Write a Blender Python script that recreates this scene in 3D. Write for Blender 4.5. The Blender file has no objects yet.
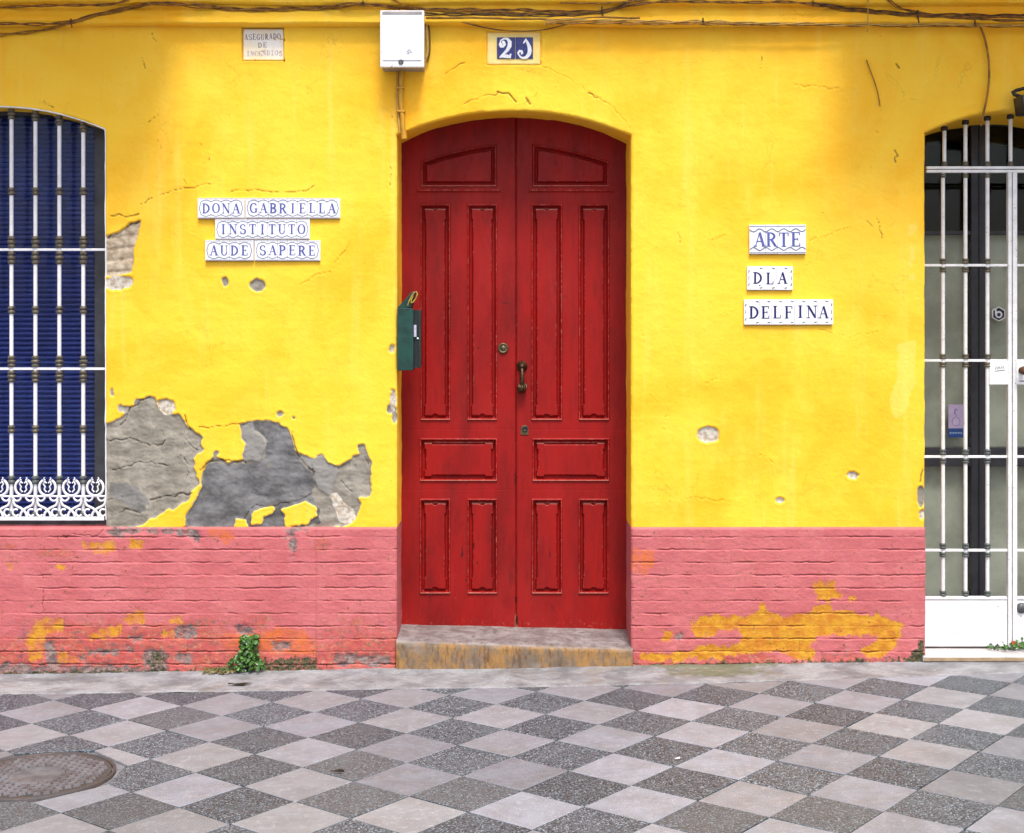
import bpy, bmesh, math, random
import numpy as np
from mathutils import Vector

random.seed(7)
C = bpy.context.scene
COL = C.collection
R = math.radians

# ------------------------------------------------------------------ camera, sky, sun, exposure
S = 190.0                    # photo pixels per metre on the wall plane (Y = 0)
F = 1384.0                   # focal length in pixels
D = F / S                    # camera to wall
HC = 1.70                    # eye height
SLOPE = 0.0137               # the street climbs slightly to the right

cd = bpy.data.cameras.new('camera')
cam = bpy.data.objects.new('camera', cd)
COL.objects.link(cam)
cam.location = (0, -D, HC)
cam.rotation_euler = (R(90), 0, 0)
cd.sensor_width = 36
cd.lens = 36 * F / 1024
cd.shift_y = -(416.5 - 345) / 1024
cd.clip_start = 0.05
cd.clip_end = 2000
C.camera = cam

SUN_EL, SUN_AZ = 62, 12      # degrees; azimuth measured from the camera side towards the right
w = bpy.data.worlds.new('World')
C.world = w
w.use_nodes = True
wn, wl = w.node_tree.nodes, w.node_tree.links
sky = wn.new('ShaderNodeTexSky')
sky.sky_type = 'NISHITA'
sky.sun_disc = False
sky.sun_elevation = R(SUN_EL)
sky.sun_rotation = R(180 - SUN_AZ)
sky.air_density = 1.0
sky.dust_density = 4.0
hs = wn.new('ShaderNodeHueSaturation')
hs.inputs['Saturation'].default_value = 0.85
wl.new(sky.outputs[0], hs.inputs['Color'])
bg = wn['Background']
bg.inputs[1].default_value = 0.13
wl.new(hs.outputs[0], bg.inputs[0])

sd = bpy.data.lights.new('sun', 'SUN')
sd.energy = 1.9
sd.angle = R(15)
sd.color = (1.0, 0.99, 0.97)
sun = bpy.data.objects.new('sun', sd)
COL.objects.link(sun)
el, az = R(SUN_EL), R(SUN_AZ)
to_sun = Vector((math.sin(az) * math.cos(el), -math.cos(az) * math.cos(el), math.sin(el)))
sun.rotation_euler = to_sun.to_track_quat('Z', 'Y').to_euler()
sun.location = (3, -8, 9)

C.view_settings.view_transform = 'Standard'
C.view_settings.look = 'None'
C.view_settings.gamma = 1
C.view_settings.use_curve_mapping = False
C.view_settings.exposure = 0.90


# ------------------------------------------------------------------ helpers
def W(px, py, d=0.0):
    """photo pixel -> point on the plane Y = d"""
    k = (D + d) / D
    return np.array([(px - 512) / S * k, d, HC + (345 - py) / S * k])


def ground_z(x):
    return SLOPE * x


def make_mesh(name, V, faces=None, quads=None, mat=None, smooth=False, attrs=None, mats=None, mat_idx=None):
    me = bpy.data.meshes.new(name)
    V = np.asarray(V, dtype=np.float32)
    if quads is not None:
        q = np.asarray(quads, dtype=np.int32)
        me.vertices.add(len(V)); me.vertices.foreach_set('co', V.ravel())
        me.loops.add(q.size); me.loops.foreach_set('vertex_index', q.ravel())
        me.polygons.add(len(q))
        me.polygons.foreach_set('loop_start', np.arange(len(q), dtype=np.int32) * 4)
        me.polygons.foreach_set('loop_total', np.full(len(q), 4, dtype=np.int32))
        me.update(calc_edges=True)
    else:
        me.from_pydata(V.tolist(), [], faces)
    if mats:
        for m in mats: me.materials.append(m)
        if mat_idx is not None:
            me.polygons.foreach_set('material_index', np.asarray(mat_idx, dtype=np.int32))
    elif mat:
        me.materials.append(mat)
    if smooth:
        me.polygons.foreach_set('use_smooth', np.ones(len(me.polygons), dtype=bool))
    if attrs:
        for k, (dom, a) in attrs.items():
            at = me.attributes.new(k, 'FLOAT', dom)
            at.data.foreach_set('value', np.asarray(a, dtype=np.float32).ravel())
    me.update()
    return me


def link(name, me, parent=None, loc=(0, 0, 0)):
    o = bpy.data.objects.new(name, me)
    COL.objects.link(o)
    o.location = loc
    if parent is not None: o.parent = parent
    return o


class MB:
    """collects shapes into one mesh; coordinates are world minus an origin"""
    def __init__(self, origin=(0, 0, 0)):
        self.o = np.array(origin, float); self.V = []; self.F = []; self.sm = []; self.n = 0

    def add(self, v, f, smooth=False):
        v = np.asarray(v, float) - self.o
        self.V.append(v)
        self.F += [tuple(i + self.n for i in q) for q in f]
        self.sm += [smooth] * len(f)
        self.n += len(v)

    def box(self, x0, x1, y0, y1, z0, z1):
        v = [(x, y, z) for z in (z0, z1) for y in (y0, y1) for x in (x0, x1)]
        self.add(v, [(0, 2, 3, 1), (4, 5, 7, 6), (0, 1, 5, 4), (2, 6, 7, 3), (0, 4, 6, 2), (1, 3, 7, 5)])

    def pbox(self, px0, py0, px1, py1, d0, d1):
        """box drawn in photo pixels at depth d0 (front), reaching to d1"""
        a, b = W(px0, py1, d0), W(px1, py0, d0)
        self.box(a[0], b[0], d0, d1, a[2], b[2])

    def prism(self, pts, y0, y1):
        """XZ outline (counter-clockwise from the front), front at y0, back at y1"""
        n = len(pts)
        v = [(p[0], y0, p[1]) for p in pts] + [(p[0], y1, p[1]) for p in pts]
        f = [tuple(range(n)), tuple(range(2 * n - 1, n - 1, -1))]
        f += [(i, i + n, (i + 1) % n + n, (i + 1) % n) for i in range(n)]
        self.add(v, f)

    def tube(self, pts, r, n=8, caps=True):
        pts = np.asarray(pts, float)
        m = len(pts)
        rr = np.full(m, r) if np.isscalar(r) else np.asarray(r, float)
        t = np.gradient(pts, axis=0)
        t /= np.linalg.norm(t, axis=1)[:, None] + 1e-12
        up = np.array([0.13, 0.9, 0.31])
        v = []
        for i in range(m):
            a = np.cross(t[i], up); a /= np.linalg.norm(a) + 1e-12
            b = np.cross(t[i], a)
            for k in range(n):
                th = 2 * math.pi * k / n
                v.append(pts[i] + rr[i] * (math.cos(th) * a + math.sin(th) * b))
        f = [(i * n + k, i * n + (k + 1) % n, (i + 1) * n + (k + 1) % n, (i + 1) * n + k)
             for i in range(m - 1) for k in range(n)]
        self.add(v, f, True)
        if caps:
            self.add(v[:n], [tuple(range(n))[::-1]]); self.add(v[-n:], [tuple(range(n))])

    def lathe(self, cx, cy, prof, n=14, axis='z', cz=0):
        """profile (radius, height) about a vertical axis, or about Y when axis='y' (height runs towards the street)"""
        v = []
        for r, h in prof:
            for k in range(n):
                th = 2 * math.pi * k / n
                if axis == 'z': v.append((cx + r * math.cos(th), cy + r * math.sin(th), h))
                else: v.append((cx + r * math.cos(th), cy - h, cz + r * math.sin(th)))
        m = len(prof)
        f = [(i * n + k, i * n + (k + 1) % n, (i + 1) * n + (k + 1) % n, (i + 1) * n + k)
             for i in range(m - 1) for k in range(n)]
        self.add(v, f, True)
        self.add(v[:n], [tuple(range(n))[::-1]]); self.add(v[-n:], [tuple(range(n))])

    def ribbon(self, pts, wd, y, th=0.0006):
        """flat painted line in XZ of width wd, slightly raised"""
        p = np.asarray(pts, float)
        t = np.gradient(p, axis=0); t /= np.linalg.norm(t, axis=1)[:, None] + 1e-12
        nrm = np.c_[-t[:, 1], t[:, 0]] * wd / 2
        a, b = p + nrm, p - nrm
        m = len(p)
        v = [(q[0], y - th, q[1]) for q in a] + [(q[0], y - th, q[1]) for q in b]
        self.add(v, [(i, i + 1, m + i + 1, m + i) for i in range(m - 1)])

    def build(self, name, mat, parent=None, bevel=0, seg=2, loc=(0, 0, 0)):
        V = np.concatenate(self.V)
        me = bpy.data.meshes.new(name)
        me.from_pydata(V.tolist(), [], self.F)
        me.polygons.foreach_set('use_smooth', np.array(self.sm, dtype=bool))
        me.materials.append(mat)
        bm = bmesh.new(); bm.from_mesh(me)
        bmesh.ops.recalc_face_normals(bm, faces=bm.faces)
        bm.to_mesh(me); bm.free()
        me.update()
        o = link(name, me, parent, loc)
        if bevel:
            b = o.modifiers.new('bevel', 'BEVEL')
            b.width = bevel; b.segments = seg; b.limit_method = 'ANGLE'; b.angle_limit = R(35)
        return o


def tag(o, label=None, cat=None, group=None, kind=None):
    if label: o['label'] = label
    if cat: o['category'] = cat
    if group: o['group'] = group
    if kind: o['kind'] = kind
    return o


def empty(name, loc, label, cat, group=None):
    o = bpy.data.objects.new(name, None)
    COL.objects.link(o)
    o.location = tuple(float(c) for c in loc); o.empty_display_size = 0.1
    return tag(o, label, cat, group)


# ------------------------------------------------------------------ noise (numpy)
def vnoise(x, y, seed):
    rng = np.random.RandomState(seed)
    T = rng.rand(256, 256).astype(np.float32)
    xi = np.floor(x).astype(np.int32); yi = np.floor(y).astype(np.int32)
    fx = (x - xi).astype(np.float32); fy = (y - yi).astype(np.float32)
    fx = fx * fx * fx * (fx * (fx * 6 - 15) + 10); fy = fy * fy * fy * (fy * (fy * 6 - 15) + 10)
    x0, x1, y0, y1 = xi & 255, (xi + 1) & 255, yi & 255, (yi + 1) & 255
    a = T[y0, x0] * (1 - fx) + T[y0, x1] * fx
    b = T[y1, x0] * (1 - fx) + T[y1, x1] * fx
    return (a * (1 - fy) + b * fy) * 2 - 1


def fbm(x, y, o=4, seed=0, gain=0.5):
    s = np.zeros(np.broadcast(x, y).shape, np.float32); a = 1.0; n = 0
    for i in range(o):
        s += a * vnoise(x * 2 ** i + 17.3 * i, y * 2 ** i + 9.1 * i, seed + i); n += a; a *= gain
    return s / n


def ridged(x, y, o=3, seed=0):
    s = np.zeros(np.broadcast(x, y).shape, np.float32); a = 1.0; n = 0
    for i in range(o):
        s += a * (1 - np.abs(vnoise(x * 2 ** i + 5.3 * i, y * 2 ** i, seed + i)) * 2); n += a; a *= 0.5
    return s / n


def smooth01(x, a, b):
    t = np.clip((x - a) / (b - a), 0, 1)
    return t * t * (3 - 2 * t)


# ------------------------------------------------------------------ materials
def new_mat(name):
    m = bpy.data.materials.new(name)
    m.use_nodes = True
    nt = m.node_tree
    return m, nt, nt.nodes['Principled BSDF']


def rgb(r, g, b):
    """sRGB 0-255 -> linear"""
    f = lambda c: (c / 255 / 12.92) if c / 255 <= 0.04045 else ((c / 255 + 0.055) / 1.055) ** 2.4
    return (f(r) * 0.69, f(g) * 0.69, f(b) * 0.69, 1)      # observed colour -> albedo at this exposure


class NT:
    def __init__(self, nt): self.nt = nt; self.n = nt.nodes; self.l = nt.links
    def coord(self): return self.n.new('ShaderNodeTexCoord').outputs['Object']
    def set(self, sock, v):
        if hasattr(v, 'is_output'): self.l.new(v, sock)
        else: sock.default_value = v
    def mapping(self, vec, scale):
        m = self.n.new('ShaderNodeMapping'); self.l.new(vec, m.inputs[0]); m.inputs['Scale'].default_value = scale
        return m.outputs[0]
    def noise(self, vec, scale, detail=4, rough=0.55, dist=0.0):
        t = self.n.new('ShaderNodeTexNoise'); self.l.new(vec, t.inputs['Vector'])
        t.inputs['Scale'].default_value = scale; t.inputs['Detail'].default_value = detail
        t.inputs['Roughness'].default_value = rough; t.inputs['Distortion'].default_value = dist
        return t.outputs[0]
    def voronoi(self, vec, scale, out='Distance', feature='F1'):
        t = self.n.new('ShaderNodeTexVoronoi'); t.feature = feature
        self.l.new(vec, t.inputs['Vector']); t.inputs['Scale'].default_value = scale
        return t.outputs[out]
    def ramp(self, fac, a, b, lo=0.0, hi=1.0):
        t = self.n.new('ShaderNodeMapRange'); t.interpolation_type = 'SMOOTHSTEP'
        self.set(t.inputs[0], fac)
        t.inputs[1].default_value = a; t.inputs[2].default_value = b
        t.inputs[3].default_value = lo; t.inputs[4].default_value = hi
        return t.outputs[0]
    def math(self, op, a, b=0.0, c=None):
        t = self.n.new('ShaderNodeMath'); t.operation = op
        self.set(t.inputs[0], a); self.set(t.inputs[1], b)
        if c is not None: self.set(t.inputs[2], c)
        return t.outputs[0]
    def mix(self, fac, a, b, mode='MIX'):
        t = self.n.new('ShaderNodeMix'); t.data_type = 'RGBA'; t.blend_type = mode
        self.set(t.inputs[0], fac); self.set(t.inputs[6], a); self.set(t.inputs[7], b)
        return t.outputs[2]
    def attr(self, name):
        t = self.n.new('ShaderNodeAttribute'); t.attribute_name = name
        return t.outputs['Fac']
    def bump(self, h, strength, dist, normal=None):
        t = self.n.new('ShaderNodeBump'); self.set(t.inputs['Height'], h)
        t.inputs['Strength'].default_value = strength; t.inputs['Distance'].default_value = dist
        if normal is not None: self.l.new(normal, t.inputs['Normal'])
        return t.outputs[0]


def paint(name, col, col2=None, rough=0.5, scale=14, metallic=0.0, bump=0.25, spec=0.5, specks=None, speck_lo=0.64):
    """painted / plain surface with mottling, fine grain and optional worn specks of another colour"""
    m, nt, p = new_mat(name); N = NT(nt); v = N.coord()
    col2 = col2 or tuple(c * 0.78 for c in col[:3]) + (1,)
    c = N.mix(N.ramp(N.noise(v, scale, 5, 0.6), 0.35, 0.68), col, col2)
    if specks:
        sp = N.ramp(N.noise(v, scale * 5, 3, 0.6), speck_lo, speck_lo + 0.05)
        c = N.mix(sp, c, specks)
    N.set(p.inputs['Base Color'], c)
    N.set(p.inputs['Roughness'], N.ramp(N.noise(v, scale * 2.3, 3), 0.3, 0.7, max(rough - 0.1, 0.02), min(rough + 0.12, 1)))
    p.inputs['Metallic'].default_value = metallic
    p.inputs['Specular IOR Level'].default_value = spec
    if bump: N.set(p.inputs['Normal'], N.bump(N.noise(v, scale * 9, 4), bump, 0.002))
    return m


M = {}
M['white_iron'] = paint('white_iron', (0.80, 0.79, 0.80, 1), (0.70, 0.69, 0.70, 1), 0.35, 20, specks=rgb(150, 95, 60), speck_lo=0.70)
M['white_gate'] = paint('white_gate', (0.80, 0.79, 0.78, 1), (0.68, 0.67, 0.66, 1), 0.4, 18, specks=rgb(165, 105, 55), speck_lo=0.655)
M['white_panel'] = paint('white_panel', (0.82, 0.81, 0.80, 1), (0.74, 0.72, 0.71, 1), 0.42, 9, specks=rgb(150, 140, 130), speck_lo=0.67)
M['collar'] = paint('collar', rgb(138, 126, 104), rgb(88, 84, 74), 0.45, 60, metallic=0.35, bump=0.4)
M['collar_grey'] = paint('collar_grey', rgb(116, 124, 120), rgb(84, 90, 88), 0.5, 60, metallic=0.2, bump=0.4)
M['meter_white'] = paint('meter_white', (0.80, 0.79, 0.80, 1), (0.74, 0.72, 0.72, 1), 0.35, 6, specks=rgb(200, 186, 176), speck_lo=0.68)
M['meter_grey'] = paint('meter_grey', rgb(190, 184, 182), rgb(160, 150, 146), 0.5, 10)
M['mail_green'] = paint('mail_green', rgb(16, 78, 66), rgb(10, 56, 48), 0.4, 16, specks=rgb(90, 130, 118), speck_lo=0.72)
M['black'] = paint('black', rgb(26, 26, 28), rgb(18, 18, 20), 0.5, 20)
M['dark_iron'] = paint('dark_iron', rgb(62, 60, 62), rgb(40, 38, 40), 0.5, 30, metallic=0.3)
M['bronze'] = paint('bronze', rgb(110, 84, 56), rgb(60, 44, 34), 0.4, 50, metallic=0.75, bump=0.5)
M['brass_old'] = paint('brass_old', rgb(124, 110, 76), rgb(82, 74, 54), 0.45, 60, metallic=0.6)
M['steel'] = paint('steel', rgb(126, 128, 128), rgb(90, 92, 92), 0.4, 50, metallic=0.6)
M['rust'] = paint('rust', rgb(126, 84, 50), rgb(78, 50, 32), 0.65, 40, metallic=0.3, bump=0.6)
M['dark_frame'] = paint('dark_frame', rgb(58, 58, 66), rgb(44, 44, 52), 0.4, 10)
M['grey_frame'] = paint('grey_frame', rgb(74, 76, 84), rgb(54, 56, 62), 0.5, 10)
M['room_dark'] = paint('room_dark', rgb(34, 32, 32), rgb(24, 22, 22), 0.9, 3)
M['glaze'] = paint('glaze', (0.83, 0.82, 0.84, 1), (0.77, 0.76, 0.79, 1), 0.16, 30, bump=0.08, specks=rgb(214, 208, 205), speck_lo=0.66)
M['clay'] = paint('clay', rgb(206, 170, 130), rgb(186, 150, 110), 0.8, 40)
M['blue_soft'] = paint('blue_soft', rgb(104, 114, 190), rgb(84, 92, 168), 0.22, 60, bump=0)
M['blue_line'] = paint('blue_line', rgb(112, 122, 160), rgb(90, 100, 140), 0.22, 60, bump=0)
M['blue_deep'] = paint('blue_deep', rgb(34, 40, 120), rgb(24, 28, 92), 0.22, 60, bump=0)
M['blue_plate'] = paint('blue_plate', rgb(46, 56, 138), rgb(32, 38, 108), 0.18, 60, bump=0.05, specks=rgb(96, 104, 170), speck_lo=0.66)
M['ink_worn'] = paint('ink_worn', rgb(150, 118, 120), rgb(205, 188, 182), 0.5, 70, bump=0)
M['violet_worn'] = paint('violet_worn', rgb(196, 180, 210), rgb(228, 220, 232), 0.5, 70, bump=0)
M['plaque_niche'] = paint('plaque_niche', (0.90, 0.70, 0.27, 1), (0.88, 0.62, 0.17, 1), 0.8, 14, bump=0.4)
M['plaque_white'] = paint('plaque_white', (0.88, 0.86, 0.82, 1), (0.88, 0.78, 0.54, 1), 0.6, 7, bump=0.3, specks=rgb(236, 190, 90), speck_lo=0.64)
M['cable_ochre'] = paint('cable_ochre', rgb(196, 138, 34), rgb(130, 88, 30), 0.6, 22, specks=rgb(70, 50, 26), speck_lo=0.62)
M['cable_brown'] = paint('cable_brown', rgb(178, 120, 42), rgb(96, 64, 30), 0.6, 22)
M['cable_dark'] = paint('cable_dark', rgb(122, 86, 44), rgb(66, 48, 30), 0.6, 22)
M['cable_cream'] = paint('cable_cream', rgb(226, 186, 92), rgb(196, 150, 62), 0.6, 22)
M['conduit_yellow'] = paint('conduit_yellow', rgb(236, 178, 44), rgb(214, 150, 30), 0.55, 16, specks=rgb(120, 86, 36), speck_lo=0.66)
M['wire_yellow'] = paint('wire_yellow', rgb(206, 182, 70), rgb(160, 138, 50), 0.4, 40)
M['paper'] = paint('paper', (0.80, 0.79, 0.78, 1), (0.75, 0.74, 0.73, 1), 0.6, 8, bump=0.05)
M['lilac'] = paint('lilac', rgb(206, 190, 222), rgb(190, 172, 214), 0.5, 18, bump=0)
M['violet'] = paint('violet', rgb(128, 104, 168), rgb(160, 138, 190), 0.5, 30, bump=0)
M['sticker_blue'] = paint('sticker_blue', rgb(28, 74, 150), rgb(20, 60, 130), 0.4, 12, bump=0)
M['sticker_pale'] = paint('sticker_pale', rgb(160, 190, 225), rgb(140, 172, 215), 0.4, 12, bump=0)
M['navy'] = paint('navy', rgb(30, 44, 74), rgb(24, 36, 62), 0.3, 12, bump=0)
M['sticker_white'] = paint('sticker_white', (0.8, 0.8, 0.82, 1), None, 0.3, 12, bump=0)
M['ink'] = paint('ink', rgb(70, 70, 78), rgb(50, 50, 58), 0.6, 30, bump=0)
M['marble'] = paint('marble', rgb(240, 236, 236), rgb(214, 208, 206), 0.45, 7, specks=rgb(176, 150, 120), speck_lo=0.64)
M['marble_edge'] = paint('marble_edge', rgb(196, 168, 128), rgb(160, 130, 96), 0.7, 12)
M['dead_leaf'] = paint('dead_leaf', rgb(196, 96, 30), rgb(150, 70, 24), 0.6, 30)
M['twig'] = paint('twig', rgb(70, 56, 44), rgb(46, 38, 30), 0.8, 30)


def leaf_mat():
    m, nt, p = new_mat('leaf'); N = NT(nt); v = N.coord()
    oi = N.attr('leaf_tone')
    c = N.mix(oi, (0.014, 0.058, 0.010, 1), (0.085, 0.21, 0.026, 1))
    N.set(p.inputs['Base Color'], c)
    p.inputs['Roughness'].default_value = 0.35
    return m


M['leaf'] = leaf_mat()


def glass_mat(name, tint, rough=0.02, boost=1.0):
    m = bpy.data.materials.new(name); m.use_nodes = True
    nt = m.node_tree; nt.nodes.remove(nt.nodes['Principled BSDF']); N = NT(nt)
    out = nt.nodes['Material Output']
    tr = nt.nodes.new('ShaderNodeBsdfTransparent'); tr.inputs[0].default_value = tint
    gl = nt.nodes.new('ShaderNodeBsdfGlossy'); gl.inputs['Roughness'].default_value = rough
    N.set(gl.inputs['Normal'], N.bump(N.noise(N.coord(), 2.2, 2), 0.12, 0.02))
    geo = nt.nodes.new('ShaderNodeNewGeometry')
    dt = nt.nodes.new('ShaderNodeVectorMath'); dt.operation = 'DOT_PRODUCT'
    nt.links.new(geo.outputs['Normal'], dt.inputs[0]); nt.links.new(geo.outputs['Incoming'], dt.inputs[1])
    fr = N.math('POWER', N.math('SUBTRACT', 1.0, N.math('ABSOLUTE', dt.outputs['Value'])), 5.0)
    mx = nt.nodes.new('ShaderNodeMixShader')
    N.set(mx.inputs[0], N.math('MULTIPLY_ADD', fr, 0.95, 0.045 * boost))
    nt.links.new(tr.outputs[0], mx.inputs[1]); nt.links.new(gl.outputs[0], mx.inputs[2])
    nt.links.new(mx.outputs[0], out.inputs[0])
    return m


M['glass'] = glass_mat('glass', (0.9, 0.92, 0.95, 1), boost=0.28)
M['glass_dark'] = glass_mat('glass_dark', (0.93, 0.94, 0.93, 1), boost=0.3)
M['shutter'] = paint('shutter', rgb(24, 50, 136), rgb(18, 40, 116), 0.45, 8, bump=0.1)
M['panel_grey'] = paint('panel_grey', rgb(226, 230, 210), rgb(186, 190, 172), 0.6, 3.5, bump=0.2)


# ------------------------------------------------------------------ wall raster: relief and wear, 2 samples per photo pixel
RX0, RY0, RW, RH, RS = -300, -40, 1650, 750, 2
_ys, _xs = np.mgrid[0:RH * RS, 0:RW * RS].astype(np.float32)
PX = RX0 + _xs / RS
PY = RY0 + _ys / RS
H = np.zeros_like(PX)                      # metres towards the street
MASK = {}


def win(x0, y0, x1, y1, pad=8):
    a = max(int((x0 - pad - RX0) * RS), 0); b = min(int((x1 + pad - RX0) * RS), RW * RS)
    c = max(int((y0 - pad - RY0) * RS), 0); d = min(int((y1 + pad - RY0) * RS), RH * RS)
    return slice(c, d), slice(a, b)


def inside(x, y, pts):
    r = np.zeros(x.shape, bool)
    n = len(pts)
    for i in range(n):
        x0, y0 = pts[i]; x1, y1 = pts[(i + 1) % n]
        if y0 == y1: continue
        c = ((y0 > y) != (y1 > y)) & (x < (x1 - x0) * (y - y0) / (y1 - y0) + x0)
        r ^= c
    return r


def conv(pts, sc, ox, oy):
    return [(ox + a / sc, oy + b / sc) for a, b in pts]


def area(name, pts, warp=2.0, ws=7.0, val=1.0, erase=False, seed=3):
    m = MASK.setdefault(name, np.zeros_like(PX))
    xs = [p[0] for p in pts]; ys = [p[1] for p in pts]
    s = win(min(xs), min(ys), max(xs), max(ys), 10)
    x, y = PX[s], PY[s]
    xx = x + warp * fbm(x / ws, y / ws, 3, seed); yy = y + warp * fbm(x / ws + 31, y / ws + 7, 3, seed + 9)
    r = inside(xx, yy, pts)
    if erase: m[s] = np.where(r, 0, m[s])
    else: m[s] = np.where(r, np.maximum(m[s], val), m[s])


def blur(a, k):
    for ax in (0, 1):
        c = np.cumsum(np.pad(a, [(k + 1, k) if i == ax else (0, 0) for i in (0, 1)], mode='edge'), axis=ax, dtype=np.float64)
        n = a.shape[ax]
        lo = np.take(c, range(0, n), axis=ax); hi = np.take(c, range(2 * k + 1, 2 * k + 1 + n), axis=ax)
        a = ((hi - lo) / (2 * k + 1)).astype(np.float32)
    return a


def crack(pts, wd=0.65, depth=0.004, jit=1.6, lift=0.0015, seed=1, dark=1.0):
    m = MASK.setdefault('crack', np.zeros_like(PX))
    rng = np.random.RandomState(seed * 31 + int(abs(pts[0][0])))
    P = [np.array(p, float) for p in pts]
    Q = [P[0]]
    for a, b in zip(P[:-1], P[1:]):
        n = max(int(np.linalg.norm(b - a) / 4), 1)
        for i in range(1, n + 1):
            Q.append(a + (b - a) * i / n + (rng.randn(2) * jit * 0.6 if i < n else 0))
    xs = [q[0] for q in Q]; ys = [q[1] for q in Q]
    s = win(min(xs), min(ys), max(xs), max(ys), 14)
    x, y = PX[s], PY[s]
    d = np.full(x.shape, 1e9, np.float32)
    for a, b in zip(Q[:-1], Q[1:]):
        v = b - a; L = v @ v + 1e-9
        t = np.clip(((x - a[0]) * v[0] + (y - a[1]) * v[1]) / L, 0, 1)
        d = np.minimum(d, np.hypot(x - a[0] - t * v[0], y - a[1] - t * v[1]))
    ww = wd * (0.75 + 0.5 * vnoise(x / 6, y / 6, seed + 40))
    g = np.exp(-(d / np.maximum(ww, 0.15)) ** 2) * smooth01(vnoise(x / 9, y / 9, seed + 71) + 0.5 * vnoise(x / 3, y / 3, seed + 72), -0.75, -0.1)
    m[s] = np.maximum(m[s], g * dark)
    H[s] += -depth * g + lift * np.exp(-d / 5.0) * (d > ww)


# openings in photo pixels at the wall plane: (x0, x1, apex x, apex y, springing y, bottom y)
OPEN = {'door': (397, 631, 514, 110.8, 135.5, 700), 'window': (-110, 105, -2.5, 106.8, 129.6, 527),
        'gate': (925, 1125, 1025, 109, 133, 700)}


def arch_y(op, x):
    x0, x1, cx, ay, sy, by = op
    hw = (x1 - x0) / 2; rise = sy - ay
    rad = (hw * hw + rise * rise) / (2 * rise)
    return ay + rad - np.sqrt(np.maximum(rad * rad - (x - cx) ** 2, 1))


# --- broad relief of the old render
H += 0.0060 * fbm(PX / 110, PY / 80, 3, 11)
H += 0.0022 * fbm(PX / 40, PY / 30, 3, 21)
H += 0.0008 * fbm(PX / 9, PY / 7, 3, 31)
tro = ridged(PX / 60 + 0.5 * fbm(PX / 80, PY / 80, 2, 5), PY / 16, 3, 41)
H += 0.0006 * tro
H += 0.0005 * fbm(PX / 2.2, PY / 2.2, 2, 51)

A4 = (3.2, 90, 380)
grey_left = conv([(40, 145), (85, 130), (118, 112), (92, 95), (112, 85), (135, 90), (150, 58), (175, 66), (198, 48), (212, 70), (225, 100), (245, 112), (290, 103), (300, 130), (330, 160), (352, 180), (355, 205), (364, 225), (345, 240), (330, 245), (336, 290), (347, 330), (330, 350), (320, 380), (290, 405), (240, 420), (200, 440), (150, 475), (40, 475)], *A4)
grey_right = conv([(300, 475), (310, 435), (325, 400), (355, 350), (358, 300), (375, 262), (395, 250), (402, 235), (412, 250), (440, 268), (485, 255), (500, 205), (485, 180), (482, 142), (522, 128), (560, 133), (600, 137), (635, 160), (655, 212), (668, 236), (720, 253), (740, 238), (762, 262), (795, 277), (842, 250), (862, 240), (855, 205), (875, 206), (892, 245), (903, 275), (895, 370), (860, 373), (862, 400), (850, 440), (825, 462), (780, 475)], *A4)
area('grey', grey_left, 3.0, 6, seed=3)
area('grey', grey_right, 2.4, 6, seed=5)
for isl in ([(520, 420), (580, 398), (597, 410), (582, 430), (558, 438), (545, 462), (513, 462)],
            [(612, 412), (690, 388), (728, 405), (722, 440), (692, 462), (625, 475), (622, 430)],
            [(464, 445), (482, 440), (505, 447), (505, 475), (460, 475)]):
    area('grey', conv(isl, *A4), 2.2, 6, erase=True, seed=8)
area('dark', conv([(310, 470), (310, 435), (325, 400), (355, 350), (358, 300), (375, 265), (440, 270), (530, 270), (552, 255), (565, 210), (555, 180), (522, 160), (520, 135), (600, 140), (635, 162), (652, 205), (665, 255), (690, 280), (712, 295), (722, 330), (705, 370), (732, 410), (738, 462), (560, 475), (500, 470)], *A4), 2.5, 7, seed=6)
area('dark', conv([(60, 320), (120, 330), (190, 370), (200, 400), (150, 420), (90, 380), (55, 380)], *A4), 4, 8, val=0.6, seed=12)
area('light', conv([(485, 150), (520, 133), (525, 165), (555, 182), (562, 215), (545, 258), (500, 262), (485, 240), (500, 205), (487, 180)], *A4), 1.5, 6, seed=9)
area('light', conv([(660, 237), (720, 255), (740, 240), (800, 280), (782, 330), (770, 372), (730, 350), (720, 300)], *A4), 1.5, 6, seed=10)
area('white', conv([(215, 68), (245, 60), (266, 66), (272, 95), (262, 108), (240, 112), (218, 95)], *A4), 1.2, 5, seed=4)
area('white', conv([(765, 370), (790, 358), (808, 390), (842, 410), (852, 440), (832, 458), (795, 458), (782, 410)], *A4), 1.6, 5, seed=14)
for cx, cy, rx, ry in ((404, 235, 9, 7), (608, 108, 11, 8), (652, 124, 5, 5), (70, 40, 6, 14), (98, 92, 8, 12), (958, 92, 8, 16), (988, 130, 5, 18)):
    area('grey', conv([(cx + rx * math.cos(t), cy + ry * math.sin(t)) for t in np.linspace(0, 6.28, 11)[:-1]], *A4), 1.6, 4, seed=cx)
area('white', conv([(965, 30), (978, 35), (980, 70), (972, 110), (964, 80)], *A4), 1.0, 4, seed=4)
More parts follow.
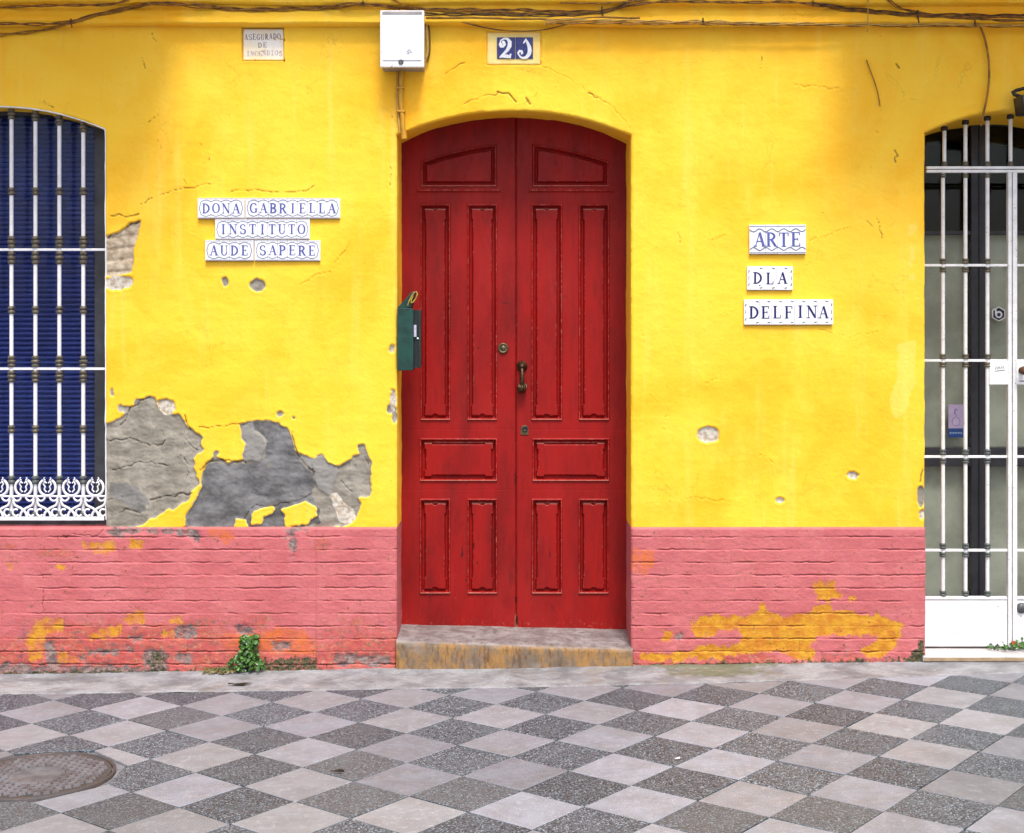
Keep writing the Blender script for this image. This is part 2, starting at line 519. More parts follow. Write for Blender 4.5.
# the bricks showing beside the left window
area('brick', conv([(440, 612), (500, 590), (545, 555), (584, 545), (575, 600), (556, 660), (556, 720), (545, 760), (500, 770), (440, 775)], 4.167, 0, 90), 1.0, 5, seed=15)
area('white', conv([(440, 790), (470, 770), (548, 780), (556, 800), (545, 818), (500, 835), (440, 830)], 4.167, 0, 90), 1.4, 4, val=0.75, seed=16)
for (cx, cy, rx, ry, nm) in ((257.5, 285.5, 8, 6, 'grey'), (225, 281.5, 3, 5, 'grey'), (708, 434.5, 11.5, 8.5, 'white'), (853, 475.5, 6, 4, 'white'), (392, 349, 3, 4, 'white'),
                             (393, 400, 3, 12, 'white'), (395, 415, 2.5, 8, 'grey'), (510, 499, 5, 4, 'white'), (780, 500, 5, 3, 'white'), (921, 497, 4, 11, 'grey'), (922, 515, 3, 5, 'white')):
    area(nm, [(cx + rx * math.cos(t), cy + ry * math.sin(t)) for t in np.linspace(0, 6.28, 13)[:-1]], 1.8, 4, seed=int(cx))
    area('chip', [(cx + rx * math.cos(t), cy + ry * math.sin(t)) for t in np.linspace(0, 6.28, 13)[:-1]], 1.8, 4, seed=int(cx))
# paler re-touched paint
for pts in ([(898, 345), (915, 340), (916, 380), (905, 412), (894, 420), (890, 395), (897, 375)], [(908, 226), (916, 224), (914, 236), (908, 238)], [(909, 245), (914, 246), (913, 268), (909, 268)],
            [(908, 275), (915, 272), (914, 282), (908, 281)]):
    area('pale', pts, 2.5, 6, seed=int(pts[0][0]))
for k in list(MASK): MASK[k] = blur(MASK[k], 1 if k == 'crack' else 2)
for k in ('grey', 'white', 'brick', 'light', 'dark', 'pale', 'chip'): MASK.setdefault(k, np.zeros_like(PX))

g = np.clip(MASK['grey'] + MASK['brick'] + MASK['white'], 0, 1)
base_h = H.copy()
H -= 0.010 * g
ter = fbm(PX / 22 + PY / 40, PY / 13 - PX / 70, 4, 161) * 3.2
terrace = np.floor(ter) + smooth01(ter - np.floor(ter), 0.0, 0.22)
rough_rel = 0.0018 * terrace + 0.0040 * fbm(PX / 26 + PY / 60, PY / 12 - PX / 90, 4, 61) + 0.0018 * ridged(PX / 14, PY / 8, 3, 71)
H += MASK['grey'] * rough_rel
H += MASK['light'] * 0.006
NICHE = ((241.5, 26.8, 283.8, 60.8, 0.046), (486.3, 31.3, 541.2, 65.2, 0.012))
edge = np.clip(g - blur(g, 5), 0, 1); lipm = np.clip(blur(g, 5) - g, 0, 1)
H += 0.0075 * lipm                          # lifted lip of the paint layer
# brick joints in the bare patch
bj = np.abs(((PY - 238 + 0.12 * (PX - 110)) % 11.5) - 5.7)
H -= MASK['brick'] * 0.0045 * np.exp(-((bj - 5.2) / 1.0) ** 2)
H += MASK['brick'] * 0.004 * fbm(PX / 6, PY / 4, 3, 81)

for i, (pts, kw) in enumerate([
    ([(212, 185), (220, 181)], {}), ([(231, 191.5), (244, 190.5), (262, 191), (273, 192.5)], {'wd': 0.8}), ([(273, 192.5), (290, 192), (305, 191.5), (319, 186.6)], {'wd': .45}),
    ([(139, 125), (149, 122), (158, 115)], {}), ([(153, 134), (161, 148)], {'wd': .4}), ([(44, 101), (53, 107)], {}), ([(200, 144), (209, 160)], {'wd': .4}),
    ([(111, 216), (119, 214), (125, 217), (139, 214)], {'wd': .9, 'lift': .003}), ([(108, 237), (120, 232), (131, 223), (140, 221)], {'wd': 1.0, 'lift': .006, 'depth': .006}),
    ([(141, 204), (152, 198)], {}), ([(160, 195), (186, 188), (210, 184)], {'wd': .4}), ([(187, 230), (196, 233)], {}),
    ([(497, 92), (508, 93), (516, 102)], {'wd': .8, 'lift': .003}), ([(524, 104), (530, 99), (537, 93)], {'wd': .5}), ([(588, 93), (600, 98)], {'wd': .6}), ([(526, 98), (530, 104)], {'wd': 1.1}),
    ([(444, 75.6), (455, 68), (465, 62.6)], {'wd': .5}), ([(462, 105), (480, 98), (499, 92)], {'wd': .45}),
    ([(540, 66), (568, 78), (599, 98), (611, 106), (630, 128)], {'wd': .35, 'dark': .7}), ([(795, 85), (825, 87), (854, 89)], {'wd': .5, 'lift': .002, 'dark': .5}), ([(762, 57), (760, 68)], {'wd': .35}),
    ([(657, 248), (655.6, 259), (658, 263)], {'wd': .8}), ([(678, 233), (680, 243)], {'wd': .5}), ([(712, 240), (725, 235)], {'wd': .4, 'dark': .7}), ([(810, 241), (828, 235), (850, 227)], {'wd': .4, 'dark': .6}),
    ([(875, 216), (879, 222), (882, 238)], {'wd': .5}), ([(867, 221), (872, 226)], {'wd': .4}), ([(199, 427), (220, 426), (240, 424)], {'wd': .6}), ([(176, 178), (186, 183)], {'wd': .4}),
    ([(335, 262), (346, 250), (352, 240)], {'wd': .35, 'dark': .6}), ([(300, 285), (315, 275), (330, 272)], {'wd': .35, 'dark': .5}), ([(640, 331), (643, 336)], {'wd': 1.0}), ([(103, 18), (107, 36)], {'wd': .35, 'dark': .5}),
    ([(142, 58), (145, 68)], {'wd': .5}), ([(152, 33), (156, 41)], {'wd': .5}), ([(120, 21), (128, 26), (134, 38)], {'wd': .3, 'dark': .5}), ([(895, 150), (896, 162)], {'wd': .8}), ([(896, 64), (899, 68)], {'wd': 1.2}),
    ([(879, 100), (881, 110)], {'wd': 1.6, 'jit': 2}), ([(876, 131), (878, 133)], {'wd': 1.0}), ([(388, 160), (392, 172), (390, 185)], {'wd': .5}), ([(392, 116), (395, 122)], {'wd': 1.4, 'jit': 2}),
    ([(700, 386), (712, 380), (730, 379)], {'wd': .35, 'dark': .5}), ([(760, 455), (772, 462)], {'wd': .35, 'dark': .5}), ([(650, 505), (690, 498), (740, 503)], {'wd': .35, 'dark': .5}),
    ([(820, 330), (850, 338), (880, 331)], {'wd': .3, 'dark': .4}), ([(650, 395), (668, 410), (664, 430)], {'wd': .35, 'dark': .4}), ([(916, 488), (921, 480), (923, 470)], {'wd': .9}),
    # cracks and trowel edges in the bare cement
    ([(120, 425), (128, 412), (140, 400), (150, 397)], {'wd': .8, 'lift': .003}), ([(106, 440), (130, 438), (150, 446), (165, 440)], {'wd': .7, 'lift': .004}), ([(112, 470), (140, 462), (170, 466)], {'wd': .6, 'lift': .003}),
    ([(150, 500), (170, 496), (192, 493)], {'wd': .7, 'lift': .005}), ([(185, 415), (190, 428), (186, 440), (197, 450)], {'wd': .8, 'lift': .004}), ([(180, 455), (190, 466), (186, 478)], {'wd': .7, 'lift': .003}),
    ([(115, 515), (125, 509), (140, 513)], {'wd': .9}), ([(108, 500), (122, 497)], {'wd': .6}), ([(200, 470), (207, 462), (225, 461), (245, 463)], {'wd': 1.2, 'depth': .005}), ([(293, 432), (297, 455), (306, 466), (315, 472)], {'wd': 1.1, 'depth': .004}),
    ([(243, 520), (248, 512), (256, 505), (272, 506), (300, 500), (312, 493)], {'wd': .7}), ([(312, 465), (313, 478)], {'wd': .7}), ([(338, 468), (340, 480), (352, 492)], {'wd': .6}), ([(363, 450), (370, 470)], {'wd': .7}),
]):
    crack(pts, seed=i + 2, **kw)

# --- painted brick plinth: courses every 12.7 px
PLY = 527.0
pl = PY > PLY
wob = 0.45 * fbm(PX / 60, PY / 30, 3, 91) + 0.55 * fbm(PX / 7, PY / 7, 2, 92)
cy_ = (PY - 536.7 + wob) / 12.72
ci = np.floor(cy_ + 0.5)
dj = np.abs(cy_ - ci + 0.03 * fbm(PX / 3.5, ci * 3.3, 3, 191)) * 12.72
open_j = smooth01(fbm(PX / 22 + ci * 3.7, ci * 7.3 + 0 * PX, 3, 93) + 0.25 * fbm(PX / 12, ci * 5.1 + 0 * PX, 2, 94), -0.24, 0.34)
low = smooth01(PY, 610, 672)
open_j = np.clip(open_j * 1.0 + low * 0.35, 0, 1.2)
jw = 0.50 + 0.15 * open_j
Hp = 0.0030 * fbm(PX / 60, PY / 40, 3, 12) + 0.0014 * fbm(PX / 14, PY / 7, 4, 22) + 0.0008 * fbm(PX / 3, PY / 3, 2, 32) + 0.0030 * low * fbm(PX / 6, PY / 5, 3, 33)
bi = np.floor(cy_)
Hp += 0.0012 * vnoise(PX / 47 + bi * 11.3, bi * 3.1 + 0 * PX, 97)
jn = np.exp(-(dj / jw) ** 2) * (PY > 533)
Hp -= (0.0008 + 0.0072 * open_j) * jn
Hp += 0.0005 * open_j * np.exp(-((dj - 1.5) / 0.7) ** 2) * (PY > 533)
# a few perpends
vx = (PX + bi * 23.5 + 6 * vnoise(bi * 1.7, bi * 0.3 + 0 * PX, 98)) / 47.0
dv = np.abs(vx - np.floor(vx + 0.5)) * 47 + 0.35 * fbm(PX / 4, PY / 3, 2, 197)
MASK['bt'] = (vnoise(np.floor(vx) * 2.77 + 0.5, bi * 3.91 + 0.5, 196) * 0.5 + 0.5).astype(np.float32)
pv = smooth01(vnoise(np.floor(vx + 0.5) * 1.37, bi * 2.11, 99), -0.25, 0.6) * (0.45 + 0.55 * low)
vn = np.exp(-(dv / 0.55) ** 2) * pv
Hp -= 0.005 * vn * (PY > 537)
# the narrow rendered strip running down the left plinth
strip = smooth01(PX, 315.5, 318) * (1 - smooth01(PX, 330, 333)) * (PX < 397)
Hp += 0.005 * strip
Hp += np.where((PX > 333) & (PX < 397), -0.0015, 0)
mc = MASK['crack']
MASK['pcrack'] = np.clip(jn * open_j * 0.55 + vn * 0.6, 0, 1) * pl

A5 = (3.938, 0, 510)
for pts in ([(112, 480), (150, 425), (200, 413), (248, 430), (252, 480), (215, 470), (180, 500), (168, 595), (122, 592), (108, 530)], [(320, 118), (400, 128), (455, 112), (462, 150), (430, 176), (400, 168), (330, 152)],
            [(508, 118), (560, 115), (568, 150), (520, 152)], [(228, 205), (272, 205), (272, 226), (230, 228)], [(495, 430), (518, 395), (572, 402), (582, 440), (500, 448)], [(655, 415), (720, 412), (722, 446), (660, 450)],
            [(30, 200), (60, 205), (55, 235), (35, 230)], [(640, 470), (690, 460), (690, 500), (645, 500)], [(225, 560), (310, 570), (310, 600), (230, 600)], [(330, 490), (480, 450), (490, 480), (360, 510)]):
    area('ochre', conv(pts, *A5), 3.2, 6, seed=int(pts[0][0]))
area('orange', conv([(815, 72), (915, 72), (925, 100), (892, 138), (862, 108), (818, 98)], *A5), 2.5, 6, seed=2)
area('orange', [(628, 546), (655, 552), (648, 575), (630, 572)], 3, 6, seed=2)
area('orange', [(222, 632), (300, 626), (316, 640), (316, 655), (262, 652), (225, 648)], 5, 7, seed=3)
for pts in ([(412, 75), (480, 68), (770, 72), (802, 95), (782, 145), (742, 97), (560, 85), (480, 102), (418, 102)], [(168, 515), (215, 512), (222, 580), (240, 605), (190, 606), (175, 560)], [(345, 545), (410, 538), (472, 545), (470, 568), (350, 565)],
            [(690, 457), (770, 455), (775, 500), (720, 508), (692, 490)], [(510, 490), (560, 488), (566, 515), (515, 520)], [(560, 560), (600, 548), (662, 560), (662, 640), (600, 645), (575, 610)], [(310, 565), (350, 562), (345, 600), (312, 602)],
            [(0, 640), (0, 606), (40, 600), (140, 612), (330, 606), (520, 612), (640, 640), (640, 662), (0, 662)], [(495, 535), (525, 530), (530, 560), (500, 560)], [(690, 565), (752, 560), (756, 605), (700, 610)], [(925, 450), (1000, 455), (1010, 480), (940, 484)]):
    area('pgrey', conv(pts, *A5), 3.4, 5, seed=int(pts[0][0]) + 4)
for pts in ([(596, 632), (690, 628), (700, 660), (650, 690), (590, 684)], [(700, 632), (830, 640), (845, 680), (745, 690), (700, 670)], [(310, 578), (394, 572), (400, 612), (320, 618)], [(375, 95), (425, 98), (420, 210), (395, 235), (392, 150)], [(360, 78), (500, 72), (500, 85), (380, 92)]):
    area('pgrey', conv(pts, 4.386, 200, 510), 3, 5, seed=int(pts[1][0]))
A6 = (3.2, 620, 500)
for pts in ([(230, 382), (280, 368), (390, 375), (440, 352), (520, 370), (600, 360), (618, 335), (650, 330), (680, 350), (760, 360), (782, 375), (832, 368), (872, 385), (902, 400), (897, 440), (870, 480), (830, 512), (790, 507), (768, 470), (830, 445), (800, 425), (640, 432), (612, 455), (622, 505), (560, 510), (500, 478), (420, 492), (330, 507), (200, 515), (80, 518), (55, 495), (140, 490), (240, 482), (232, 465), (382, 462), (388, 408), (320, 418), (300, 442), (235, 440)],
            [(624, 280), (690, 277), (706, 300), (700, 318), (625, 318)], [(130, 418), (170, 425), (165, 452), (135, 450)], [(728, 305), (752, 305), (750, 322), (730, 322)], [(440, 330), (460, 328), (458, 350), (445, 350)], [(620, 262), (690, 262), (690, 275), (620, 275)]):
    area('ochre', conv(pts, *A6), 4.2, 5, seed=int(pts[0][0]) + 2)
area('pgrey', conv([(172, 430), (200, 425), (206, 444), (176, 446)], *A6), 2, 4, seed=5)
for pts in ([(905, 525), (930, 490), (960, 440), (972, 440), (972, 530)], ):
    area('moss', conv(pts, *A6), 3, 5, seed=6)
area('moss', [(148, 660), (158, 650), (166, 655), (172, 677), (146, 677)], 7, 6, val=0.62, seed=7)
area('moss', [(256, 660), (318, 655), (318, 674), (250, 676)], 5, 4, val=0.7, seed=9)
area('moss', [(0, 671), (395, 668), (395, 680), (0, 684)], 3, 5, val=0.7, seed=8)
area('moss', [(630, 664), (925, 657), (925, 670), (630, 672)], 3, 5, val=0.7, seed=8)
for k in ('ochre', 'orange', 'pgrey', 'moss'): MASK[k] = blur(blur(MASK[k], 4), 4)
Hp -= 0.0025 * MASK['ochre'] + 0.007 * MASK['pgrey'] - MASK['pgrey'] * 0.005 * fbm(PX / 5, PY / 4, 3, 66)
Hp += 0.006 * MASK['moss'] * (0.5 + fbm(PX / 3, PY / 3, 2, 67))
red = smooth01(PY + 26 * fbm(PX / 60, PY / 40, 4, 68), 598, 642) * (PX < 400) + smooth01(PY + 20 * fbm(PX / 50, PY / 30, 4, 69), 640, 668) * (PX > 600) * 0.9
for (x, y, rx, ry) in ((10, 546, 9, 5), (258, 622, 22, 12), (322, 545, 14, 9), (60, 553, 30, 6)):
    red = np.maximum(red, 0.8 * np.exp(-((PX - x) / rx) ** 2 - ((PY - y) / ry) ** 2))
MASK['red'] = np.clip(red, 0, 1)
crack([(64, 535.5), (80, 534.5), (98, 535.5), (104, 529)], 1.0, .006, seed=77)
crack([(905, 560), (907, 556), (910, 561), (922, 562)], 1.0, .005, seed=78)
crack([(42, 573), (44, 577), (44, 612)], .6, .003, seed=79)
Hp += np.where(MASK['crack'] > 0, -0.004 * MASK['crack'], 0)
PLINTH_OUT = 0.014
H = np.where(pl, Hp + PLINTH_OUT, H)
# rounded, worn top edge of the plinth
H -= np.where(pl, 0.010 * np.clip(1 - (PY - PLY) / 2.5, 0, 1) ** 2, 0)
# rounded arrises around the openings
for op in OPEN.values():
    x0, x1, cx, ay, sy, by = op
    yy = arch_y(op, np.clip(PX, x0, x1))
    dx = np.maximum(np.maximum(x0 - PX, PX - x1), 0)
    dy = np.maximum(np.maximum(yy - PY, PY - by), 0)
    d = np.hypot(dx, dy) + 0.9 * fbm(PX / 14, PY / 14, 3, 123)
    r = 2.6
    t = np.clip(1 - d / r, 0, 1)
    H -= 0.013 * (1 - np.sqrt(np.maximum(1 - t * t, 0)))
for (a_, b_, c_, d_, e_) in NICHE:
    ins_ = np.minimum(np.minimum(PX - a_, c_ - PX), np.minimum(PY - b_, d_ - PY)) + 0.35 * fbm(PX / 5, PY / 5, 2, 77)
    H = np.where(ins_ > -4, np.where(ins_ > 0, -e_, H + 0.002 * np.clip(1 + ins_ / 4, 0, 1)), H)


def sample(a, x, y):
    u = np.clip((x - RX0) * RS, 0, RW * RS - 1.001); v = np.clip((y - RY0) * RS, 0, RH * RS - 1.001)
    i = u.astype(np.int32); j = v.astype(np.int32); fu = (u - i).astype(np.float32); fv = (v - j).astype(np.float32)
    return (a[j, i] * (1 - fu) + a[j, i + 1] * fu) * (1 - fv) + (a[j + 1, i] * (1 - fu) + a[j + 1, i + 1] * fu) * fv


def grid_quads(nr, nc, off=0):
    i = np.arange((nr - 1) * (nc - 1)); r = i // (nc - 1); c = i % (nc - 1)
    a = r * nc + c + off
    return np.stack([a, a + nc, a + nc + 1, a + 1], 1)


class Sheet:
    def __init__(self, names): self.V = []; self.Q = []; self.A = {n: [] for n in names}; self.n = 0; self.px = []
    def patch(self, x, y, out=None):
        """x, y: 2-D arrays of photo px, rows downwards; relief from the raster"""
        h = sample(H, x, y) if out is None else out
        v = np.stack([(x - 512) / S, -h, HC + (345 - y) / S], -1).reshape(-1, 3)
        self.V.append(v); self.Q.append(grid_quads(*x.shape, self.n)); self.n += len(v)
        for k in self.A: self.A[k].append(sample(MASK[k], x, y).ravel())
    def raw(self, v, nr, nc, flip=False):
        q = grid_quads(nr, nc, self.n)
        self.V.append(v.reshape(-1, 3)); self.Q.append(q[:, ::-1] if flip else q); self.n += v.size // 3
        for k in self.A: self.A[k].append(np.zeros(v.size // 3, np.float32))
    def build(self, name, mat, parent, weld=True):
        V = np.concatenate(self.V); Q = np.concatenate(self.Q)
        A = {k: np.concatenate(a) for k, a in self.A.items()}
        if weld:
            key = np.round(V * 4000).astype(np.int64)
            kk = key[:, 0] * 10 ** 12 + key[:, 2] * 10 ** 5 + key[:, 1]
            _, first, inv = np.unique(kk, return_index=True, return_inverse=True)
            V = V[first]; Q = inv.reshape(-1)[Q]; A = {k: a[first] for k, a in A.items()}
            bad = (Q[:, 0] == Q[:, 1]) | (Q[:, 1] == Q[:, 2]) | (Q[:, 2] == Q[:, 3]) | (Q[:, 3] == Q[:, 0])
            Q = Q[~bad]
        me = make_mesh(name, V, quads=Q, mat=mat, smooth=True, attrs={k: ('POINT', a) for k, a in A.items()})
        return link(name, me, parent)


# ------------------------------------------------------------------ wall materials
def wall_mat():
    m, nt, p = new_mat('yellow_render'); N = NT(nt); v = N.coord()
    fine = N.noise(v, 90, 4, 0.6)
    def mk(name, soft=0.10, amt=0.55):
        a = N.math('ADD', N.attr(name), N.math('MULTIPLY', N.math('SUBTRACT', fine, 0.5), amt))
        return N.ramp(a, 0.5 - soft, 0.5 + soft)
    big = N.noise(v, 1.3, 5, 0.6, 0.6)
    mid = N.noise(N.mapping(v, (1, 1, 0.55)), 5.5, 6, 0.65)
    c = N.mix(N.ramp(big, 0.32, 0.60), (0.92, 0.455, 0.013, 1), (0.94, 0.565, 0.034, 1))
    c = N.mix(N.ramp(mid, 0.45, 0.75, 0, 0.55), c, (0.94, 0.62, 0.066, 1))
    c = N.mix(N.ramp(N.noise(N.mapping(v, (1, 1, 2.2)), 9, 5, 0.7), 0.56, 0.78, 0, 0.45), c, (0.90, 0.40, 0.012, 1))
    # fine dirt specks
    c = N.mix(N.ramp(N.noise(v, 42, 3, 0.55), 0.70, 0.76, 0, 0.5), c, rgb(150, 110, 40))
    # hairline map cracking, broken up, and pale rain-washed streaks
    ved = N.voronoi(N.mapping(v, (1, 1, 1.3)), 3.4, 'Distance', 'DISTANCE_TO_EDGE')
    wob = N.math('ADD', ved, N.math('MULTIPLY', N.math('SUBTRACT', N.noise(v, 7, 6, 0.7), 0.5), 0.5))
    hair = N.math('MULTIPLY', N.ramp(N.math('ABSOLUTE', wob), 0.0, 0.010, 1.0, 0.0), N.ramp(N.noise(v, 2.7, 3), 0.52, 0.64))
    c = N.mix(N.math('MULTIPLY', hair, 0.35), c, rgb(150, 104, 40))
    stv = N.noise(N.mapping(v, (1, 1, 0.07)), 9, 4, 0.6)
    c = N.mix(N.ramp(stv, 0.55, 0.72, 0, 0.35), c, (0.93, 0.64, 0.12, 1))
    c = N.mix(N.ramp(N.noise(N.mapping(v, (1, 1, 0.1)), 17, 4, 0.65), 0.60, 0.74, 0, 0.28), c, (0.80, 0.40, 0.03, 1))
    chipn = N.ramp(N.noise(v, 19, 4, 0.6), 0.735, 0.75)
    c = N.mix(chipn, c, rgb(214, 196, 160))
    c = N.mix(N.math('MULTIPLY', mk('pale', 0.35, 1.4), 0.55), c, (0.94, 0.62, 0.12, 1))
    greyc = N.mix(N.ramp(N.noise(v, 8, 6, 0.65), 0.35, 0.7), rgb(150, 142, 128), rgb(188, 179, 163))
    greyc = N.mix(N.ramp(N.noise(v, 60, 4, 0.7), 0.55, 0.75, 0, 0.6), greyc, rgb(92, 86, 76))
    darkc = N.mix(N.ramp(N.noise(v, 7, 6, 0.7), 0.35, 0.66), rgb(102, 101, 100), rgb(146, 144, 144))
    darkc = N.mix(N.ramp(N.noise(v, 30, 4, 0.7), 0.6, 0.7, 0, 0.5), darkc, rgb(156, 142, 112))
    lightc = N.mix(N.noise(v, 25, 5), rgb(172, 169, 163), rgb(142, 138, 132))
    greyc = N.mix(N.ramp(N.attr('dark'), 0.2, 0.8), greyc, darkc)
    greyc = N.mix(N.math('MULTIPLY', mk('light', 0.2), 0.9), greyc, lightc)
    brick = N.mix(N.ramp(N.noise(v, 26, 4), 0.35, 0.65), rgb(232, 214, 186), rgb(186, 162, 134))
    rim = N.math('ADD', N.attr('grey'), N.math('MULTIPLY', N.math('SUBTRACT', N.noise(v, 45, 4, 0.7), 0.5), 1.5))
    c = N.mix(N.ramp(rim, 0.25, 0.42, 0, 0.85), c, rgb(222, 206, 160))
    c = N.mix(mk('grey', 0.06), c, greyc)
    c = N.mix(mk('brick', 0.06), c, brick)
    whitec = N.mix(N.ramp(N.noise(v, 55, 4), 0.4, 0.65), rgb(236, 228, 214), rgb(196, 176, 150))
    c = N.mix(mk('white', 0.06), c, whitec)
    c = N.mix(N.ramp(N.attr('crack'), 0.18, 0.7, 0, 0.68), c, rgb(84, 60, 34))
    N.set(p.inputs['Base Color'], c)
    p.inputs['Roughness'].default_value = 0.72
    p.inputs['Specular IOR Level'].default_value = 0.28
    b1 = N.bump(N.noise(v, 70, 5, 0.65), 0.32, 0.004)
    N.set(p.inputs['Normal'], N.bump(N.noise(N.mapping(v, (1, 1, 1.8)), 22, 4, 0.6), 0.14, 0.006, b1))
    return m


def plinth_mat():
    m, nt, p = new_mat('pink_brick'); N = NT(nt); v = N.coord()
    fine = N.noise(v, 100, 4, 0.65)
    med = N.noise(v, 38, 5, 0.65)
    def mk(name, soft=0.07, amt=2.4):
        a = N.math('ADD', N.attr(name), N.math('MULTIPLY', N.math('SUBTRACT', med, 0.5), amt))
        a = N.math('ADD', a, N.math('MULTIPLY', N.math('SUBTRACT', fine, 0.5), 1.5))
        return N.ramp(a, 0.5 - soft, 0.5 + soft)
    c = N.mix(N.ramp(N.noise(v, 4.5, 6, 0.6), 0.35, 0.68), (0.5324, 0.1509, 0.1548, 1), (0.4682, 0.1146, 0.121, 1))
    c = N.mix(N.ramp(N.noise(v, 30, 5, 0.7), 0.58, 0.75, 0, 0.5), c, (0.5875, 0.2206, 0.2088, 1))
    c = N.mix(N.ramp(N.noise(v, 55, 4, 0.7), 0.63, 0.72, 0, 0.45), c, rgb(150, 70, 70))
    c = N.mix(N.ramp(N.attr('bt'), 0.2, 0.8, 0.0, 0.38), c, (0.4386, 0.09288, 0.1024, 1))
    c = N.mix(N.ramp(N.noise(v, 75, 5, 0.8), 0.56, 0.70, 0, 0.5), c, (0.6324, 0.2322, 0.216, 1))
    redc = N.mix(N.ramp(N.noise(v, 14, 5, 0.7), 0.38, 0.66), rgb(204, 84, 76), rgb(212, 112, 76))
    ra = N.math('ADD', N.attr('red'), N.math('MULTIPLY', N.math('SUBTRACT', N.noise(v, 18, 5, 0.7), 0.5), 1.3))
    c = N.mix(N.ramp(ra, 0.32, 0.9, 0, 0.66), c, redc)
    och = N.mix(N.ramp(N.noise(v, 20, 5, 0.7), 0.36, 0.66), rgb(236, 172, 44), rgb(216, 132, 38))
    fl = N.math('MULTIPLY', N.ramp(N.attr('red'), 0.10, 0.7), N.ramp(N.noise(v, 47, 5, 0.75), 0.53, 0.59))
    c = N.mix(N.math('MULTIPLY', fl, 0.8), c, N.mix(N.ramp(N.noise(v, 33, 3), 0.45, 0.55), rgb(132, 108, 104), rgb(206, 150, 120)))
    c = N.mix(N.math('MULTIPLY', mk('ochre'), N.ramp(N.math('ADD', N.noise(v, 15, 5, 0.7), N.attr('solid')), 0.36, 0.60, 0.3, 1.0)), c, och)
    c = N.mix(N.math('MULTIPLY', mk('orange', 0.4), N.ramp(N.noise(v, 17, 4, 0.7), 0.35, 0.65, 0.3, 0.95)), c, rgb(238, 122, 60))
    gr = N.mix(N.ramp(N.noise(v, 24, 6, 0.75), 0.36, 0.64), rgb(118, 100, 100), rgb(172, 150, 142))
    gr = N.mix(N.ramp(N.noise(v, 50, 5, 0.7), 0.56, 0.7, 0, 0.8), gr, rgb(86, 72, 70))
    c = N.mix(N.math('MULTIPLY', mk('pgrey'), N.ramp(N.noise(v, 31, 5, 0.75), 0.34, 0.52, 0.35, 1.0)), c, gr)
    c = N.mix(mk('moss', 0.2), c, N.mix(N.ramp(N.noise(v, 60, 4), 0.4, 0.6), rgb(62, 66, 40), rgb(104, 98, 70)))
    c = N.mix(N.ramp(N.attr('pcrack'), 0.2, 0.7, 0, 0.75), c, rgb(96, 52, 46))
    c = N.mix(N.ramp(N.attr('crack'), 0.25, 0.85, 0, 0.7), c, rgb(90, 50, 40))
    N.set(p.inputs['Base Color'], c)
    p.inputs['Roughness'].default_value = 0.66
    p.inputs['Specular IOR Level'].default_value = 0.3
    b1 = N.bump(N.noise(v, 85, 5, 0.7), 0.4, 0.004)
    N.set(p.inputs['Normal'], N.bump(N.noise(N.mapping(v, (1, 1, 1.6)), 28, 4, 0.65), 0.35, 0.008, b1))
    return m


M['wall'] = wall_mat()
M['plinth'] = plinth_mat()

# ------------------------------------------------------------------ the house: wall, plinth, cornice
house = empty('house', (0, 0, 0), 'yellow rendered street house with pink painted brick plinth and arched openings', 'house')
WN = ['grey', 'dark', 'light', 'white', 'brick', 'crack', 'pale']
ws = Sheet(WN)
T0 = -40.0


def cols(x0, x1): return np.linspace(x0, x1, int(round(x1 - x0)) + 1)


def plain(x0, x1):
    ys = np.linspace(T0, PLY, int(PLY - T0) + 1)
    X, Y = np.meshgrid(cols(x0, x1), ys); ws.patch(X.astype(np.float32), Y.astype(np.float32))


def above(op):
    xs = cols(op[0], op[1]); bot = arch_y(op, xs)
    n = int(round(op[4] - T0)) + 1
    t = np.linspace(0, 1, n)[:, None]
    Y = T0 + t * (bot[None, :] - T0); X = np.repeat(xs[None, :], n, 0)
    ws.patch(X.astype(np.float32), Y.astype(np.float32))


plain(-300, -110); plain(105, 397); plain(631, 925); plain(1125, 1350)
for k in ('window', 'door', 'gate'): above(OPEN[k])


def reveal(sheet, op, depth, ybot, ytop=None, side=None, rise=0.0):
    """jambs and arch soffit running back from the worn arris"""
    x0, x1 = op[0], op[1]
    if side is None:
        left = [(x0, y) for y in np.linspace(ybot, op[4], int(ybot - op[4]) // 2 + 2)]
        xs = cols(x0, x1)
        top = [(x, float(arch_y(op, x))) for x in xs[1:-1]]
        right = [(x1, y) for y in np.linspace(op[4], ybot, int(ybot - op[4]) // 2 + 2)]
        pl_ = np.array(left + top + right)
    else:
        x = x0 if side < 0 else x1
        ys = np.linspace(ybot, ytop, int(abs(ybot - ytop)) + 2)
        pl_ = np.c_[np.full(len(ys), x), ys if side < 0 else ys[::-1]]
    h0 = sample(H, pl_[:, 0].astype(np.float32), pl_[:, 1].astype(np.float32))
    nd = 22
    t = np.linspace(0, 1, nd)[:, None]
    Yd = -h0[None, :] + t * (depth + h0[None, :])
    arc = np.cumsum(np.r_[0, np.hypot(*np.diff(pl_, axis=0).T)])
    nz = 0.0035 * fbm(arc[None, :] / 18 + 0 * t, t * depth * 30 + 0 * arc[None, :], 3, 201) * np.clip(t * 5, 0, 1)
    tx = np.gradient(pl_[:, 0]); ty = np.gradient(pl_[:, 1]); L = np.hypot(tx, ty) + 1e-9
    X = (pl_[None, :, 0] - 512) / S + nz * (ty / L)[None, :]
    Z = HC + (345 - pl_[None, :, 1]) / S + nz * (tx / L)[None, :]
    if side is None: Z = Z + rise * t * (smooth01(op[4] - pl_[:, 1], 0, 12))[None, :]
    sheet.raw(np.stack([X, Yd, Z], -1), nd, len(pl_))


